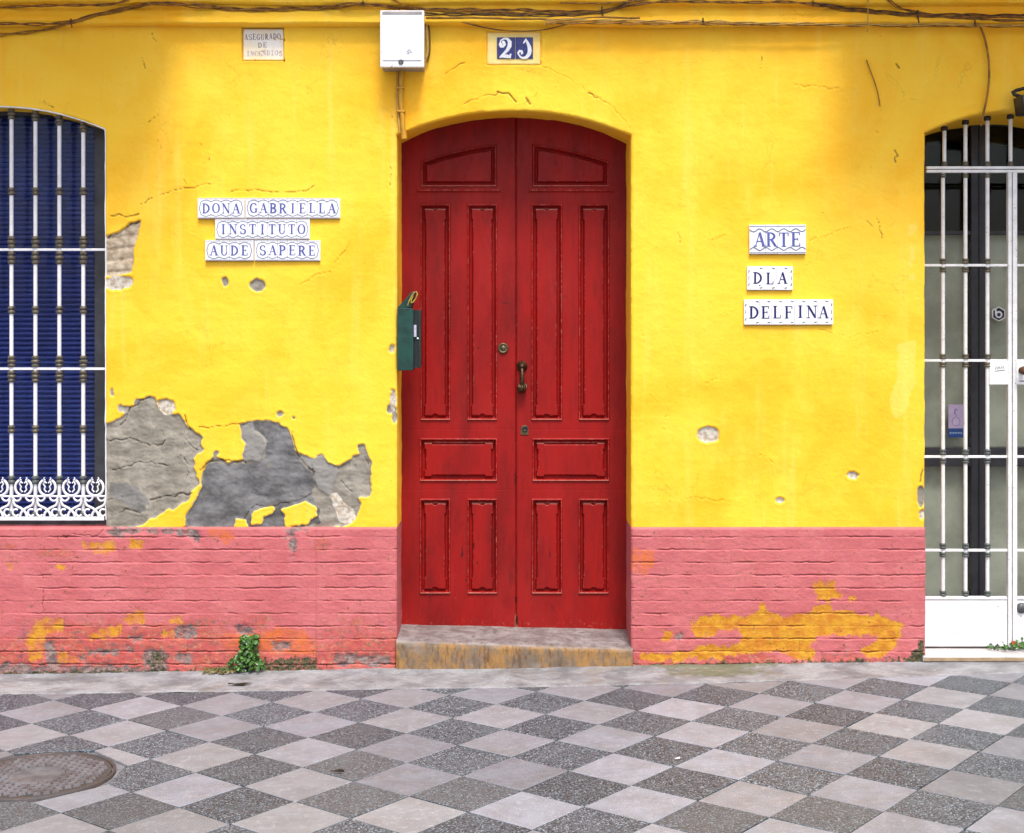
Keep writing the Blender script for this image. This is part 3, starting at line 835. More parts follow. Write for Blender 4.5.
reveal(ws, OPEN['door'], 0.30, PLY, rise=0.013)
reveal(ws, OPEN['gate'], 0.56, PLY)
reveal(ws, OPEN['window'], 0.30, PLY)


# plain upper storey and the far ends of the facade
def flat(sheet, x0, x1, z0, z1, y=0.0):
    v = np.array([[(x0, y, z1), (x1, y, z1)], [(x0, y, z0), (x1, y, z0)]], np.float32)
    sheet.raw(v, 2, 2)


zt = HC + (345 - T0) / S
zp = HC + (345 - PLY) / S
xl, xr = (-300 - 512) / S, (1350 - 512) / S
flat(ws, -14, 16, zt - 0.01, 7.2, 0.004)
flat(ws, -14, xl + 0.01, zp, zt, 0.004); flat(ws, xr - 0.01, 16, zp, zt, 0.004)
tag(ws.build('wall', M['wall'], house), 'yellow painted render with bare grey cement patches and cracks')

MASK['solid'] = smooth01(PX, 500, 640).astype(np.float32) * 0.3
ps = Sheet(['bt', 'solid', 'ochre', 'orange', 'pgrey', 'moss', 'red', 'crack', 'pcrack'])
for x0, x1 in ((-300, 397), (631, 925), (1125, 1350)):
    ys = np.linspace(PLY, 702, int((702 - PLY) * 2.4) + 1)
    X, Y = np.meshgrid(cols(x0, x1), ys); ps.patch(X.astype(np.float32), Y.astype(np.float32))
    # top ledge back to the render
    xs = cols(x0, x1)
    h1 = sample(H, xs.astype(np.float32), np.full(len(xs), PLY + 0.6, np.float32))
    v = np.stack([np.stack([(xs - 512) / S, np.full(len(xs), 0.05), np.full(len(xs), zp + 0.001)], -1),
                  np.stack([(xs - 512) / S, -sample(H, xs.astype(np.float32), np.full(len(xs), PLY + 0.01, np.float32)), np.full(len(xs), zp)], -1)])
    ps.raw(v, 2, len(xs))
flat(ps, -14, xl + 0.01, -0.3, zp, -0.008); flat(ps, xr - 0.01, 16, -0.3, zp, -0.008)
reveal(ps, OPEN['door'], 0.30, 702, PLY, -1); reveal(ps, OPEN['door'], 0.30, 702, PLY, 1)
reveal(ps, OPEN['gate'], 0.56, 702, PLY, -1); reveal(ps, OPEN['gate'], 0.56, 702, PLY, 1)
tag(ps.build('plinth', M['plinth'], house), 'pink painted brick base with flaked ochre and grey patches')

# cornice moulding along the top of the picture with unseen ledge added for shade
prof = [(0.0, 27.2), (0.030, 26.6), (0.052, 25.6), (0.060, 23.6), (0.055, 21.2), (0.044, 18), (0.034, 13), (0.028, 9.5), (0.028, 7.2), (0.050, 6.6), (0.066, 5), (0.070, 2), (0.066, -1), (0.062, -4), (0.085, -7), (0.09, -12), (0.09, -20), (0.13, -24), (0.20, -34), (0.20, -48), (0.28, -52), (0.30, -56), (0.30, -74), (0.28, -78), (-0.02, -82)]
xs = np.linspace(-14, 16, 3001)
seg = []
for a, b in zip(prof[:-1], prof[1:]):
    n = 3
    seg += [(a[0] + (b[0] - a[0]) * i / n, a[1] + (b[1] - a[1]) * i / n) for i in range(n)]
seg.append(prof[-1])
pv_ = np.array(seg)[::-1]
XX, RR = np.meshgrid(xs, np.arange(len(pv_)))
nz = 0.0045 * fbm(XX * 3.2, RR / 5, 4, 301) + 0.0018 * fbm(XX * 22, RR / 2, 3, 302)
out = pv_[:, 0][:, None] + nz
zz = HC + (345 - (pv_[:, 1][:, None] + 1.6 * fbm(XX * 1.1, RR / 9, 3, 303))) / S
cv = np.stack([XX, -out, zz], -1)
me = make_mesh('cornice', cv.reshape(-1, 3), quads=grid_quads(len(pv_), len(xs)), mat=None, smooth=True,
               attrs={k: ('POINT', np.zeros(cv.shape[0] * cv.shape[1])) for k in WN})
me.materials.append(M['wall'])
link('cornice', me, house)

# unseen slabs added over the window and the gate to shade the wall
for (xa, xb) in ((-190, 190), (850, 1200)):
    b = MB()
    b.box((xa - 512) / S, (xb - 512) / S, -0.80, -0.19, HC + (345 + 52) / S, HC + (345 + 72) / S)
    b.build('shade_slab', M['wall'], house, bevel=0.02)

# dark rooms behind the openings
b = MB()
b.box(-13.9, 15.9, 1.9, 2.0, -0.3, 7.1); b.box(-13.9, 15.9, 0.05, 1.9, 7.0, 7.1)
b.box(-13.9, 15.9, 0.35, 1.9, 3.02, 3.1)
for px in (-230, 300, 740, 1250):
    b.box((px - 512) / S, (px - 512) / S + 0.1, 0.1, 1.9, -0.3, 3.0)
b.build('inner_room', M['room_dark'], house)


# ------------------------------------------------------------------ red double door, carved as a relief
def door_mat():
    m, nt, p = new_mat('red_door_paint'); N = NT(nt); v = N.coord()
    c = N.mix(N.ramp(N.noise(N.mapping(v, (1, 1, 0.25)), 6, 5, 0.6), 0.35, 0.7), (0.2927, 0.007524, 0.006059, 1), (0.1894, 0.00594, 0.005386, 1))
    c = N.mix(N.ramp(N.noise(N.mapping(v, (1, 1, 0.12)), 55, 4, 0.6), 0.5, 0.75, 0, 0.35), c, (0.1144, 0.00528, 0.00528, 1))
    c = N.mix(N.ramp(N.noise(v, 24, 5, 0.7), 0.62, 0.78, 0, 0.5), c, (0.2728, 0.01936, 0.01584, 1))
    c = N.mix(N.ramp(N.noise(N.mapping(v, (1, 1, 0.5)), 3.2, 5, 0.65), 0.48, 0.70, 0, 0.45), c, (0.30, 0.016, 0.014, 1))
    c = N.mix(N.ramp(N.noise(N.mapping(v, (1, 1, 0.3)), 11, 6, 0.75), 0.56, 0.72, 0, 0.5), c, (0.10, 0.008, 0.008, 1))
    # worn lighter arrises with painted highlights, and a few dark knocks
    wv = N.math('ADD', N.attr('wear_glint'), N.math('MULTIPLY', N.math('SUBTRACT', N.noise(v, 60, 4, 0.7), 0.55), 1.6))
    c = N.mix(N.ramp(wv, 0.48, 0.85, 0, 0.75), c, rgb(206, 128, 112))
    sp = N.ramp(N.noise(v, 75, 3, 0.65), 0.75, 0.78, 0, 0.7)
    c = N.mix(sp, c, rgb(208, 160, 140))
    dk = N.ramp(N.noise(N.mapping(v, (1, 1, 0.5)), 26, 3, 0.6), 0.735, 0.77, 0, 0.75)
    c = N.mix(dk, c, (0.044, 0.00528, 0.00528, 1))
    c = N.mix(N.ramp(N.attr('knock'), 0.3, 0.8, 0, 0.85), c, (0.0396, 0.00704, 0.00528, 1))
    N.set(p.inputs['Base Color'], c)
    N.set(p.inputs['Roughness'], N.ramp(N.noise(v, 30, 4), 0.3, 0.7, 0.40, 0.60))
    p.inputs['Specular IOR Level'].default_value = 0.18
    b1 = N.bump(N.noise(N.mapping(v, (1, 1, 0.10)), 70, 4, 0.6), 0.22, 0.003)
    N.set(p.inputs['Normal'], N.bump(N.noise(v, 30, 4, 0.6), 0.18, 0.004, b1))
    return m


M['door'] = door_mat()
DD = 0.30
DS = 2.2           # samples per pixel
SEAM = 516.0
PANELS = {0: [('arch', 421, 144, 496.5, 187), ('tall', 420, 204, 450.5, 420.5), ('tall', 467, 204, 497.5, 420.5), ('wide', 419.5, 438, 497.5, 481.5), ('tall', 419.5, 498.5, 450.5, 594), ('tall', 467, 498.5, 497.5, 594)],
          1: [('arch', 532.5, 144, 609, 187), ('tall', 531, 204, 562.5, 420.5), ('tall', 578.5, 204, 609.5, 420.5), ('wide', 532, 438, 609.5, 481.5), ('tall', 531.5, 498.5, 562.5, 594), ('tall', 578, 498.5, 609, 594)]}


def panel_relief(kind, x0, y0, x1, y1, x, y, leaf):
    """height in metres and wear for a panel with raised moulding, sunk channel and fielded centre"""
    ytop = np.full_like(x, y0)
    if kind == 'arch':
        t = (x - x0) / (x1 - x0)
        t = t if leaf == 0 else 1 - t
        ytop = y0 + 17.0 * (1 - t) ** 1.5 + 0.8
    d = np.minimum(np.minimum(x - x0, x1 - x), np.minimum(y1 - y, y - ytop))
    cxm = (x0 + x1) / 2
    ins = 4.4 if kind != 'arch' else 5.0
    fx0, fx1, fy0, fy1 = x0 + ins, x1 - ins, ytop + ins, y1 - ins
    dn = np.minimum(np.minimum(x - fx0, fx1 - x), np.minimum(fy1 - y, y - fy0))
    # stepped corners and the small scallop in the middle of each short end
    if kind == 'tall':
        inner = (np.abs(y - (y0 + y1) / 2) < (y1 - y0) / 2 - ins - 11)
        dn = np.where(inner, dn - 1.0, dn)
        for yy in (y0 + ins, y1 - ins):
            dn = np.minimum(dn, np.hypot((x - cxm) / 1.3, y - yy) - 1.7)
    elif kind == 'wide':
        ix = np.abs(x - cxm) < (x1 - x0) / 2 - ins - 8
        iy = np.abs(y - (y0 + y1) / 2) < (y1 - y0) / 2 - ins - 7
        dn = np.where(ix, np.minimum(dn, np.minimum(y - fy0, fy1 - y) - 1.6), dn)
        dn = np.where(iy, np.minimum(dn, np.minimum(x - fx0, fx1 - x) - 1.4), dn)
    mould = 0.010 * smooth01(d, 0.0, 0.8) * (1 - smooth01(d, 1.4, 2.4)) + 0.004 * np.exp(-((d - 2.9) / 0.4) ** 2)
    h = mould - 0.022 * smooth01(d, 1.4, 3.0)
    h += 0.020 * smooth01(dn, -0.9, 1.1)
    w_ = 0.75 * np.exp(-((d - 1.1) / 0.6) ** 2) + 0.65 * np.exp(-((dn - 0.9) / 0.7) ** 2)
    # highlights painted on field tops and lower ledges, over the wear
    w_ += 0.95 * (np.exp(-((y - fy0 - 0.3) / 1.1) ** 2) * (np.abs(x - cxm) < (x1 - x0) / 2 - ins)) * (kind != 'arch')
    w_ += 0.45 * np.exp(-((y - y1 + 1.2) / 0.9) ** 2) * (d > 0)
    return h, w_


def door_grid(x0, y0, x1, y1, leaf, pan=None, hole=None, name='leaf', parent=None, ytopf=None):
    nx = int((x1 - x0) * DS) + 1; ny = int((y1 - y0) * DS) + 1
    X, Y = np.meshgrid(np.linspace(x0, x1, nx), np.linspace(y0, y1, ny))
    if ytopf is not None:
        tt = (Y - y0) / (y1 - y0); Y = ytopf(X) + tt * (y1 - ytopf(X))
    X = X.astype(np.float32); Y = Y.astype(np.float32)
    h = 0.0008 * fbm(X / 20, Y / 90, 3, 401) + 0.0003 * fbm(X / 2.5, Y / 14, 2, 402)
    w_ = np.zeros_like(X)
    if pan:
        hh, w_ = panel_relief(*pan, X, Y, leaf); h += hh
    else:
        ex = SEAM - 0.5 if leaf == 0 else SEAM + 0.5
        h -= 0.006 * np.clip(1 - np.abs(X - ex) / 1.2, 0, 1) ** 2
        w_ += 0.5 * np.exp(-(np.abs(X - ex) / 0.9) ** 2) + 0.5 * smooth01(Y, 606, 624)
        # stile and rail joints
        for yj in (195.5, 429.3, 489.8):
            h -= 0.0012 * np.exp(-((Y - yj) / 0.35) ** 2) * 0.6
        if leaf == 0: h += 0.010 * np.exp(-((Y - 190.6) / 1.3) ** 2) * (X > 417) * (X < 500.5); w_ += 0.8 * np.exp(-((Y - 190.2) / 0.9) ** 2) * (X > 417) * (X < 500.5)
        else: h += 0.010 * np.exp(-((Y - 190.6) / 1.3) ** 2) * (X > 529) * (X < 612.5); w_ += 0.8 * np.exp(-((Y - 190.2) / 0.9) ** 2) * (X > 529) * (X < 612.5)
    kn = np.zeros_like(X)
    for (a, b_, rx, ry) in ((462, 552, 1.2, 8), (474, 546, 1.0, 5), (505, 303, 5, 0.7), (477, 563, 1.2, 2), (550, 555, .8, 4), (516, 600, 1.5, 5), (517, 620, 2, 6), (515.5, 480, .9, 9), (478, 348, 1.2, 1.2)):
        kn = np.maximum(kn, np.exp(-((X - a + 1.2 * fbm(X / 2, Y / 3, 2, 7)) / rx) ** 2 - ((Y - b_) / ry) ** 2))
    k = (D + DD) / D
    V = np.stack([(X - 512) / S * k, DD - h, HC + (345 - Y) / S * k], -1)
    q = grid_quads(ny, nx)
    if hole:
        cxm = X.ravel()[q].mean(1); cym = Y.ravel()[q].mean(1)
        keep = np.ones(len(q), bool)
        for (_, a, b_, c_, d_) in hole: keep &= ~((cxm > a) & (cxm < c_) & (cym > b_) & (cym < d_))
        q = q[keep]
    me = make_mesh(name, V.reshape(-1, 3), quads=q, mat=M['door'], smooth=True, attrs={'wear_glint': ('POINT', w_), 'knock': ('POINT', kn)})
    return link(name, me, parent)


def door_top(x):   # arched head of the leaves, a little inside the soffit so no gap shows
    rad = 275.0
    return np.asarray(110.0 + rad - np.sqrt(rad * rad - (np.asarray(x) - 514) ** 2))


leaves = []
for leaf in (0, 1):
    x0, x1 = (396, SEAM - 0.35) if leaf == 0 else (SEAM + 0.35, 632)
    o = door_grid(x0, 110, x1, 632, leaf, hole=PANELS[leaf], name='door_leaf', parent=house, ytopf=door_top)
    tag(o, 'left leaf of the red panelled door with a round lock' if leaf == 0 else 'right leaf of the red panelled door with the hand shaped knocker')
    leaves.append(o)
    for pan in PANELS[leaf]:
        _, a, b_, c_, d_ = pan
        # snap the panel sheet to the leaf's own sampling hole with a hair of overlap behind it
        p_ = door_grid(a - 0.3, b_ - 0.3, c_ + 0.3, d_ + 0.3, leaf, pan=pan, name='door_panel', parent=o)
        p_.location.y = 0.0008
bk = MB()
a_, b_ = W(390, 640, DD), W(640, 100, DD)
bk.box(a_[0], b_[0], DD + 0.03, DD + 0.08, a_[2], b_[2])
bk.build('door_backing', M['room_dark'], house)

# ironwork on the leaves
b = MB(); c0 = W(503.2, 348.2, DD)
b.lathe(c0[0], DD, [(0.029, 0.0), (0.029, 0.007), (0.026, 0.010), (0.021, 0.0105), (0.020, 0.007), (0.012, 0.0075), (0.011, 0.011), (0.001, 0.0115)], 24, 'y', c0[2])
tag(b.build('door_lock', M['brass_old'], leaves[0]), 'round brass lock rosette')
b = MB(); c0 = W(522, 378, DD)
z1, z0 = W(522, 362.5, DD)[2], W(522, 393, DD)[2]
cx = c0[0]
b.lathe(cx, DD, [(0.027, 0.0), (0.029, 0.006), (0.024, 0.012), (0.018, 0.020), (0.012, 0.030), (0.001, 0.033)], 18, 'y', z1 - 0.022)
for k in range(9):      # fluted cap
    t = math.pi * (k / 8)
    b.tube([(cx + 0.012 * math.cos(t), DD - 0.024, z1 - 0.020 + 0.012 * math.sin(t)), (cx + 0.028 * math.cos(t), DD - 0.006, z1 - 0.020 + 0.028 * math.sin(t))], 0.004, 6)
b.tube([(cx, DD - 0.030, z1 - 0.035), (cx + 0.001, DD - 0.045, z1 - 0.055), (cx, DD - 0.050, z1 - 0.085), (cx - 0.001, DD - 0.042, z0 + 0.045), (cx - 0.003, DD - 0.036, z0 + 0.03)], [0.009, 0.010, 0.012, 0.013, 0.015], 10)
b.lathe(cx - 0.002, DD, [(0.024, 0.0), (0.027, 0.012), (0.026, 0.026), (0.020, 0.040), (0.010, 0.048), (0.001, 0.05)], 18, 'y', z0 + 0.026)
for k in range(4):      # curled fingers round the ball
    xk = cx - 0.016 + k * 0.0095
    b.tube([(xk, DD - 0.036, z0 + 0.050), (xk - 0.001, DD - 0.055, z0 + 0.036), (xk, DD - 0.056, z0 + 0.020), (xk, DD - 0.045, z0 + 0.008)], [0.0050, 0.0052, 0.0048, 0.004], 8)
b.tube([(cx + 0.018, DD - 0.034, z0 + 0.052), (cx + 0.025, DD - 0.048, z0 + 0.038), (cx + 0.021, DD - 0.052, z0 + 0.026)], [0.0055, 0.005, 0.004], 8)
tag(b.build('door_knocker', M['bronze'], leaves[1]), 'dark bronze hand shaped knocker')
b = MB(); c0 = W(524.5, 430, DD)
b.prism([(c0[0] - 0.022, c0[2] - 0.026), (c0[0] + 0.022, c0[2] - 0.026), (c0[0] + 0.020, c0[2] + 0.012), (c0[0] + 0.012, c0[2] + 0.026), (c0[0] - 0.012, c0[2] + 0.026), (c0[0] - 0.020, c0[2] + 0.012)], DD - 0.005, DD + 0.01)
kp = b.build('keyhole_plate', M['brass_old'], leaves[1], bevel=0.0015)
b = MB(); b.lathe(c0[0] + 0.003, DD - 0.004, [(0.014, 0), (0.0145, 0.008), (0.010, 0.011), (0.009, 0.006), (0.001, 0.006)], 16, 'y', c0[2] + 0.006)
b.build('latch_barrel', M['dark_iron'], leaves[1])


# stone doorstep, slightly skewed, with worn surface
def step_mat():
    m, nt, p = new_mat('step_stone'); N = NT(nt); v = N.coord()
    top = N.mix(N.ramp(N.noise(v, 9, 6, 0.65), 0.35, 0.66), rgb(130, 118, 116), rgb(168, 160, 158))
    top = N.mix(N.ramp(N.noise(v, 28, 6, 0.75), 0.48, 0.66, 0, 0.75), top, rgb(96, 84, 78))
    fr = N.mix(N.ramp(N.noise(N.mapping(v, (1, 1, 0.5)), 13, 6, 0.75), 0.40, 0.60), rgb(182, 136, 76), rgb(134, 116, 98))
    fr = N.mix(N.ramp(N.noise(N.mapping(v, (1, 1, 0.2)), 34, 5, 0.75), 0.50, 0.66, 0, 0.8), fr, rgb(110, 70, 34))
    fr = N.mix(N.ramp(N.noise(v, 11, 5, 0.6), 0.58, 0.7, 0, 0.6), fr, rgb(150, 142, 136))
    geo = nt.nodes.new('ShaderNodeNewGeometry'); sx = nt.nodes.new('ShaderNodeSeparateXYZ')
    nt.links.new(N.attr('front').node.outputs['Fac'], sx.inputs[0]) if False else None
    c = N.mix(N.attr('front'), top, fr)
    N.set(p.inputs['Base Color'], c); p.inputs['Roughness'].default_value = 0.62
    N.set(p.inputs['Normal'], N.bump(N.noise(v, 60, 5, 0.7), 0.4, 0.004))
    return m


M['step'] = step_mat()
xl_, xr_ = (397 - 512) / S - 0.002, (632 - 512) / S + 0.002
nx, nd, nf = 160, 40, 26
xs = np.linspace(xl_, xr_, nx)
tt = (xs - xl_) / (xr_ - xl_)
ztop_f = HC + (345 - (639.5 + 8.0 * tt)) / S           # front edge drops to the right as in the photo
YF = -0.024
ztop_b = HC + (345 - (624.5 + 4.8 * tt)) / S * ((D + DD) / D)
rows = []
frontv = []
for j in range(nd):
    t = j / (nd - 1); y = DD + 0.02 + (YF - DD - 0.02) * t
    z = ztop_b + (ztop_f - ztop_b) * np.clip((DD - y) / (DD - YF), 0, 1)
    z = z + 0.004 * fbm(xs * 9, np.full(nx, y * 9), 4, 501) * min(1, 4 * (1 - t) + .3) - (0.006 * (np.clip(t - 0.955, 0, 1) / 0.045) ** 2)
    rows.append(np.stack([xs, np.full(nx, y), z], -1)); frontv.append(np.full(nx, smooth01(np.array([t]), 0.96, 1.0)[0] * 0.4))
zb = ground_z(xs) - 0.06
for j in range(1, nf):
    t = j / (nf - 1)
    z = rows[nd - 1][:, 2] + (zb - rows[nd - 1][:, 2]) * t
    y = YF - 0.006 * min(1, t * 12) - 0.004 * fbm(xs * 12, z * 14, 4, 502)
    rows.append(np.stack([xs, y, z], -1)); frontv.append(np.ones(nx))
sv = np.array(rows)
me = make_mesh('doorstep', sv.reshape(-1, 3), quads=grid_quads(nd + nf - 1, nx), mat=M['step'], smooth=True, attrs={'front': ('POINT', np.array(frontv))})
so = link('doorstep', me, house)
so['label'] = 'worn stone step with a stained ochre front under the red door'
for (xa, xb, zt2) in ((xl_ + 0.001, xl_ + 0.02, float(ztop_f[0])), (xr_ - 0.02, xr_ - 0.001, float(ztop_f[-1]))):
    b = MB(); b.box(xa, xb, YF + 0.006, 0.32, -0.1, zt2 - 0.012); b.build('step_end', M['step'], so)

# ------------------------------------------------------------------ left window: frame, roller shutter, glass (parts of the house)
SH, GL = 0.24, 0.165
b = MB()
fr0, fr1 = W(95.5, 527, GL), W(112, 100, GL)
b.box(fr0[0], fr1[0] + 0.05, GL - 0.02, SH + 0.04, zp - 0.05, fr1[2])
lf = (W(-102, 527, GL)[0], W(-125, 527, GL)[0])
b.box(lf[1], lf[0], GL - 0.02, SH + 0.04, zp - 0.05, fr1[2])
top = W(0, 120, GL)[2]
b.box(lf[0], fr0[0], GL - 0.02, SH + 0.04, W(0, 116, GL)[2], fr1[2] + 0.05)
b.box(lf[0], fr0[0], GL - 0.02, SH + 0.04, zp - 0.05, zp + 0.015)
winf = b.build('window', M['grey_frame'], house, bevel=0.003)
winf['label'] = 'arched window with blue roller shutter behind glass'
b = MB()
z = zp + 0.01; zt_ = W(0, 114, SH)[2]; pitch = 0.0262
i = 0
while z < zt_:
    v = []
    cs = [(0.0, 0.0), (-0.006, 0.004), (-0.0085, pitch * 0.45), (-0.006, pitch - 0.007), (0.0, pitch - 0.0035), (0.001, pitch)]
    x0, x1 = lf[0] - 0.02, fr0[0] + 0.02
    for (dy, dz) in cs: v += [(x0, SH + dy, z + dz), (x1, SH + dy, z + dz)]
    b.add(v, [(2 * k, 2 * k + 1, 2 * k + 3, 2 * k + 2) for k in range(len(cs) - 1)])
    z += pitch; i += 1
b.build('shutter', M['shutter'], winf)
b = MB(); b.box(lf[0], fr0[0], GL, GL + 0.005, zp + 0.014, W(0, 116, GL)[2] + 0.002)
b.build('window_pane', M['glass'], winf)
b = MB(); b.box(lf[1], fr1[0], SH + 0.045, SH + 0.06, zp - 0.04, fr1[2]); b.build('window_backing', M['room_dark'], house)
b = MB()
b.box((-111 - 512) / S, (106 - 512) / S, 0.0, GL - 0.021, zp - 0.07, zp - 0.006)
b.build('window_sill', M['plinth'], house, bevel=0.004)
b = MB()   # thin white painted line round the arris of the window head and jamb
op = OPEN['window']
arc = [(x, float(arch_y(op, x)) - 0.3) for x in np.linspace(-108, 105, 60)] + [(105.2, y) for y in np.linspace(132, 520, 60)]
ap = np.array(arc)
hh = sample(H, ap[:, 0].astype(np.float32), ap[:, 1].astype(np.float32))
b.tube(np.c_[(ap[:, 0] - 512) / S, -hh - 0.001, HC + (345 - ap[:, 1]) / S], 0.0045, 6)
b.build('painted_edge', M['white_iron'], house)

# ------------------------------------------------------------------ glazed door behind the right gate (part of the house)
GD = 0.54
gx = lambda px: W(px, 0, GD)[0]
gz = lambda py: W(0, py, GD)[2]
b = MB()
for (xa, xb) in ((905, 921), (969.5, 985.5), (1060, 1076), (1126, 1142)): b.box(gx(xa), gx(xb), GD - 0.03, GD + 0.03, gz(610), gz(125))
xl2, xr2 = gx(921), gx(1126)
for (ya, yb) in ((447, 466), (596, 612), (110, 126)):
    for (xa, xb) in ((921, 969.5), (985.5, 1060), (1076, 1126)): b.box(gx(xa), gx(xb), GD - 0.028, GD + 0.028, gz(yb), gz(ya))
for (xa, xb) in ((921, 969.5), (985.5, 1060), (1076, 1126)): b.box(gx(xa), gx(xb), GD - 0.026, GD + 0.026, gz(235), gz(231))
gd = b.build('glazed_door', M['dark_frame'], house, bevel=0.003)
b = MB(); b.box(gx(976.6), gx(978.2), GD - 0.034, GD - 0.02, gz(596), gz(125)); b.build('meeting_strip', M['black'], gd)
for (xa, xb) in ((921, 969.5), (985.5, 1060), (1076, 1126)):
    b = MB(); b.box(gx(xa), gx(xb), GD, GD + 0.005, gz(596), gz(125)); b.build('door_pane', M['glass_dark'], gd)
    b = MB(); b.box(gx(xa) - 0.01, gx(xb) + 0.01, GD + 0.045, GD + 0.055, gz(620), gz(233)); b.build('inner_blind', M['panel_grey'], gd)
b = MB()
b.box(W(921.5, 0, 0)[0], (1128 - 512) / S, -0.03, 0.60, ground_z(2.2) + 0.010, ground_z(2.2) + 0.040)
so = b.build('threshold', M['marble'], house, bevel=0.005); so['label'] = 'white marble slab with a brown front edge under the iron gate'
b = MB(); b.box(W(922.5, 0, 0)[0], (1127 - 512) / S, -0.034, -0.0305, ground_z(2.2) + 0.014, ground_z(2.2) + 0.030); b.build('threshold_edge', M['marble_edge'], house)
b = MB(); b.box((925 - 512) / S, (1125 - 512) / S, 0.0, 0.6, -0.1, ground_z(2.2) + 0.009); b.build('threshold_bed', M['room_dark'], house)


# ------------------------------------------------------------------ iron bars with turned collars
def ring(zc, hgt, r0, r1):
    return [(r0, zc - hgt / 2), (r1 * 0.92, zc - hgt * 0.38), (r1, zc - hgt * 0.12), (r1, zc + hgt * 0.12), (r1 * 0.92, zc + hgt * 0.38), (r0, zc + hgt / 2)]


def knuckle(mb, x, y, z0, z1, r, lobes):
    """stack of turned beads between two heights, thickest in the middle"""
    h = (z1 - z0) / lobes
    for i in range(lobes):
        t = (i + 0.5) / lobes
        rr = r * (0.78 + 0.32 * math.sin(math.pi * t))
        mb.lathe(x, y, ring(z0 + h * (i + 0.5), h * 0.98, r * 0.55, rr), 14)


def bar(parent, name, px, d, ytop, ybot, collars, origin, r=0.0105, mat='white_iron', cmat='collar'):
    x = W(px, 0, d)[0]
    b = MB(origin)
    z0, z1 = W(0, ybot, d)[2], W(0, ytop, d)[2]
    b.lathe(x, d, [(r, z0), (r, z1)], 14)
    o = b.build(name, M[mat], parent)
    for (ya, yb, rr, lobes, cm) in collars:
        c = MB(origin); knuckle(c, x, d, W(0, yb, d)[2], W(0, ya, d)[2], rr, lobes); c.build('collar', M[cm or cmat], o)
    return o


GY = 0.045
go = W(0, 527, GY); go = np.array([(-2.5 - 512) / S, GY, zp])
grille = empty('window_grille', go, 'white iron window grille with turned bars and lacy bottom frieze', 'grille')
opw = OPEN['window']
bars_px = [11.5 + 23.93 * k for k in range(-5, 4)]
for px in bars_px:
    yt = float(arch_y(opw, (px - 512) * (D + GY) / D + 512)) + 1.5
    bar(grille, 'grille_bar', px, GY, yt - 3, 519, [
        (yt + 0.5, yt + 11, 0.019, 3, None), (187.5, 195.5, 0.0185, 2, None), (236, 248.3, 0.020, 3, None), (251, 264.5, 0.020, 3, None),
        (306, 314, 0.0185, 2, None), (355.5, 367.3, 0.020, 3, None), (370.3, 382.5, 0.020, 3, None), (425, 433, 0.0185, 2, None), (475.5, 484, 0.019, 2, 'collar_grey'), (511, 517, 0.019, 1, 'collar_grey')], go)
xa, xb = W(-108.5, 0, GY)[0], W(105.5, 0, GY)[0]
for y in (249.7, 368.8):
    b = MB(go); z = W(0, y, GY)[2]; b.box(xa, xb, GY - 0.007, GY + 0.007, z - 0.0065, z + 0.0065); b.build('cross_rail', M['white_iron'], grille, bevel=0.0015)
b = MB(go)
yq = GY - 0.022
def Fp(px, py): return W(px, py, yq)
def curve(b, pts, r=0.0070): b.tube([Fp(*p) for p in pts], r, 8)
b.tube([Fp(-108, 496.2), Fp(105.5, 496.2)], 0.0055, 8)
zb0, zb1 = W(0, 520.2, yq)[2], W(0, 516.6, yq)[2]
b.box(xa, xb, yq - 0.006, yq + 0.006, zb0, zb1)
for px in bars_px + [bars_px[-1] + 23.93]:
    c = px - 11.96
    if c > 100: c = 95.3
    curve(b, [(c + 8.2 * math.sin(t) , 487.4 - 8.3 * math.cos(t)) for t in np.linspace(0.55, 2 * math.pi - 0.55, 22)])
    for s in (-1, 1):
        curve(b, [(c + s * 1.0, 492), (c + s * 3.2, 489.5), (c + s * 2.2, 486.5), (c + s * 4.0, 484), (c + s * 2.4, 481.5), (c + s * 1.0, 483.2)], 0.0042)
        curve(b, [(c + s * 2.2, 480.5), (c + s * 3.6, 478.6), (c + s * 2.8, 477.4)], 0.004)
        curve(b, [(c + s * 6.4 + 4.0 * math.cos(t), 496.5 + 4.4 * math.sin(t)) for t in np.linspace(0, math.pi, 12)], 0.0055)
        curve(b, [(c + s * 10.2, 499.5), (c + s * 10.0, 502.5), (c + s * 8.6, 505.2), (c + s * 5.6, 506.8), (c + s * 2.6, 508.2), (c, 510.2), (c - s * 2.2, 512.6), (c - s * 3.6, 516.5)], 0.0068)
        curve(b, [(c + s * 7.6 + 3.1 * math.cos(t), 512.6 + 3.4 * math.sin(t)) for t in np.linspace(0.6, 2 * math.pi - 0.9, 16)], 0.0056)
b.build('frieze', M['white_iron'], grille)

# white iron gate on the right
IY = 0.15
oi = np.array([W(1025, 0, IY)[0], IY, ground_z(2.7) + 0.04])
gate = empty('iron_gate', oi, 'white iron entrance gate with turned bars and rust specks beside the pink plinth', 'gate')
opg = OPEN['gate']
low_c = [(170 + 3.4, 178, 0.0165, 2, None), (258.5, 264, 0.0175, 2, None), (267, 272.5, 0.0175, 2, None), (354, 359, 0.0175, 2, None), (362, 367.5, 0.0175, 2, None), (449, 455, 0.018, 2, 'collar_grey'), (458, 463.5, 0.018, 2, 'collar_grey'),
         (543, 549, 0.018, 2, 'collar_grey'), (552, 557, 0.018, 2, 'collar_grey'), (590.5, 596.5, 0.018, 2, 'collar_grey')]
for px in (942.9, 965.4, 987.4, 1038.5, 1060.5, 1083):
    bar(gate, 'gate_bar', px, IY, 172, 598, low_c, oi, 0.0105, 'white_gate')
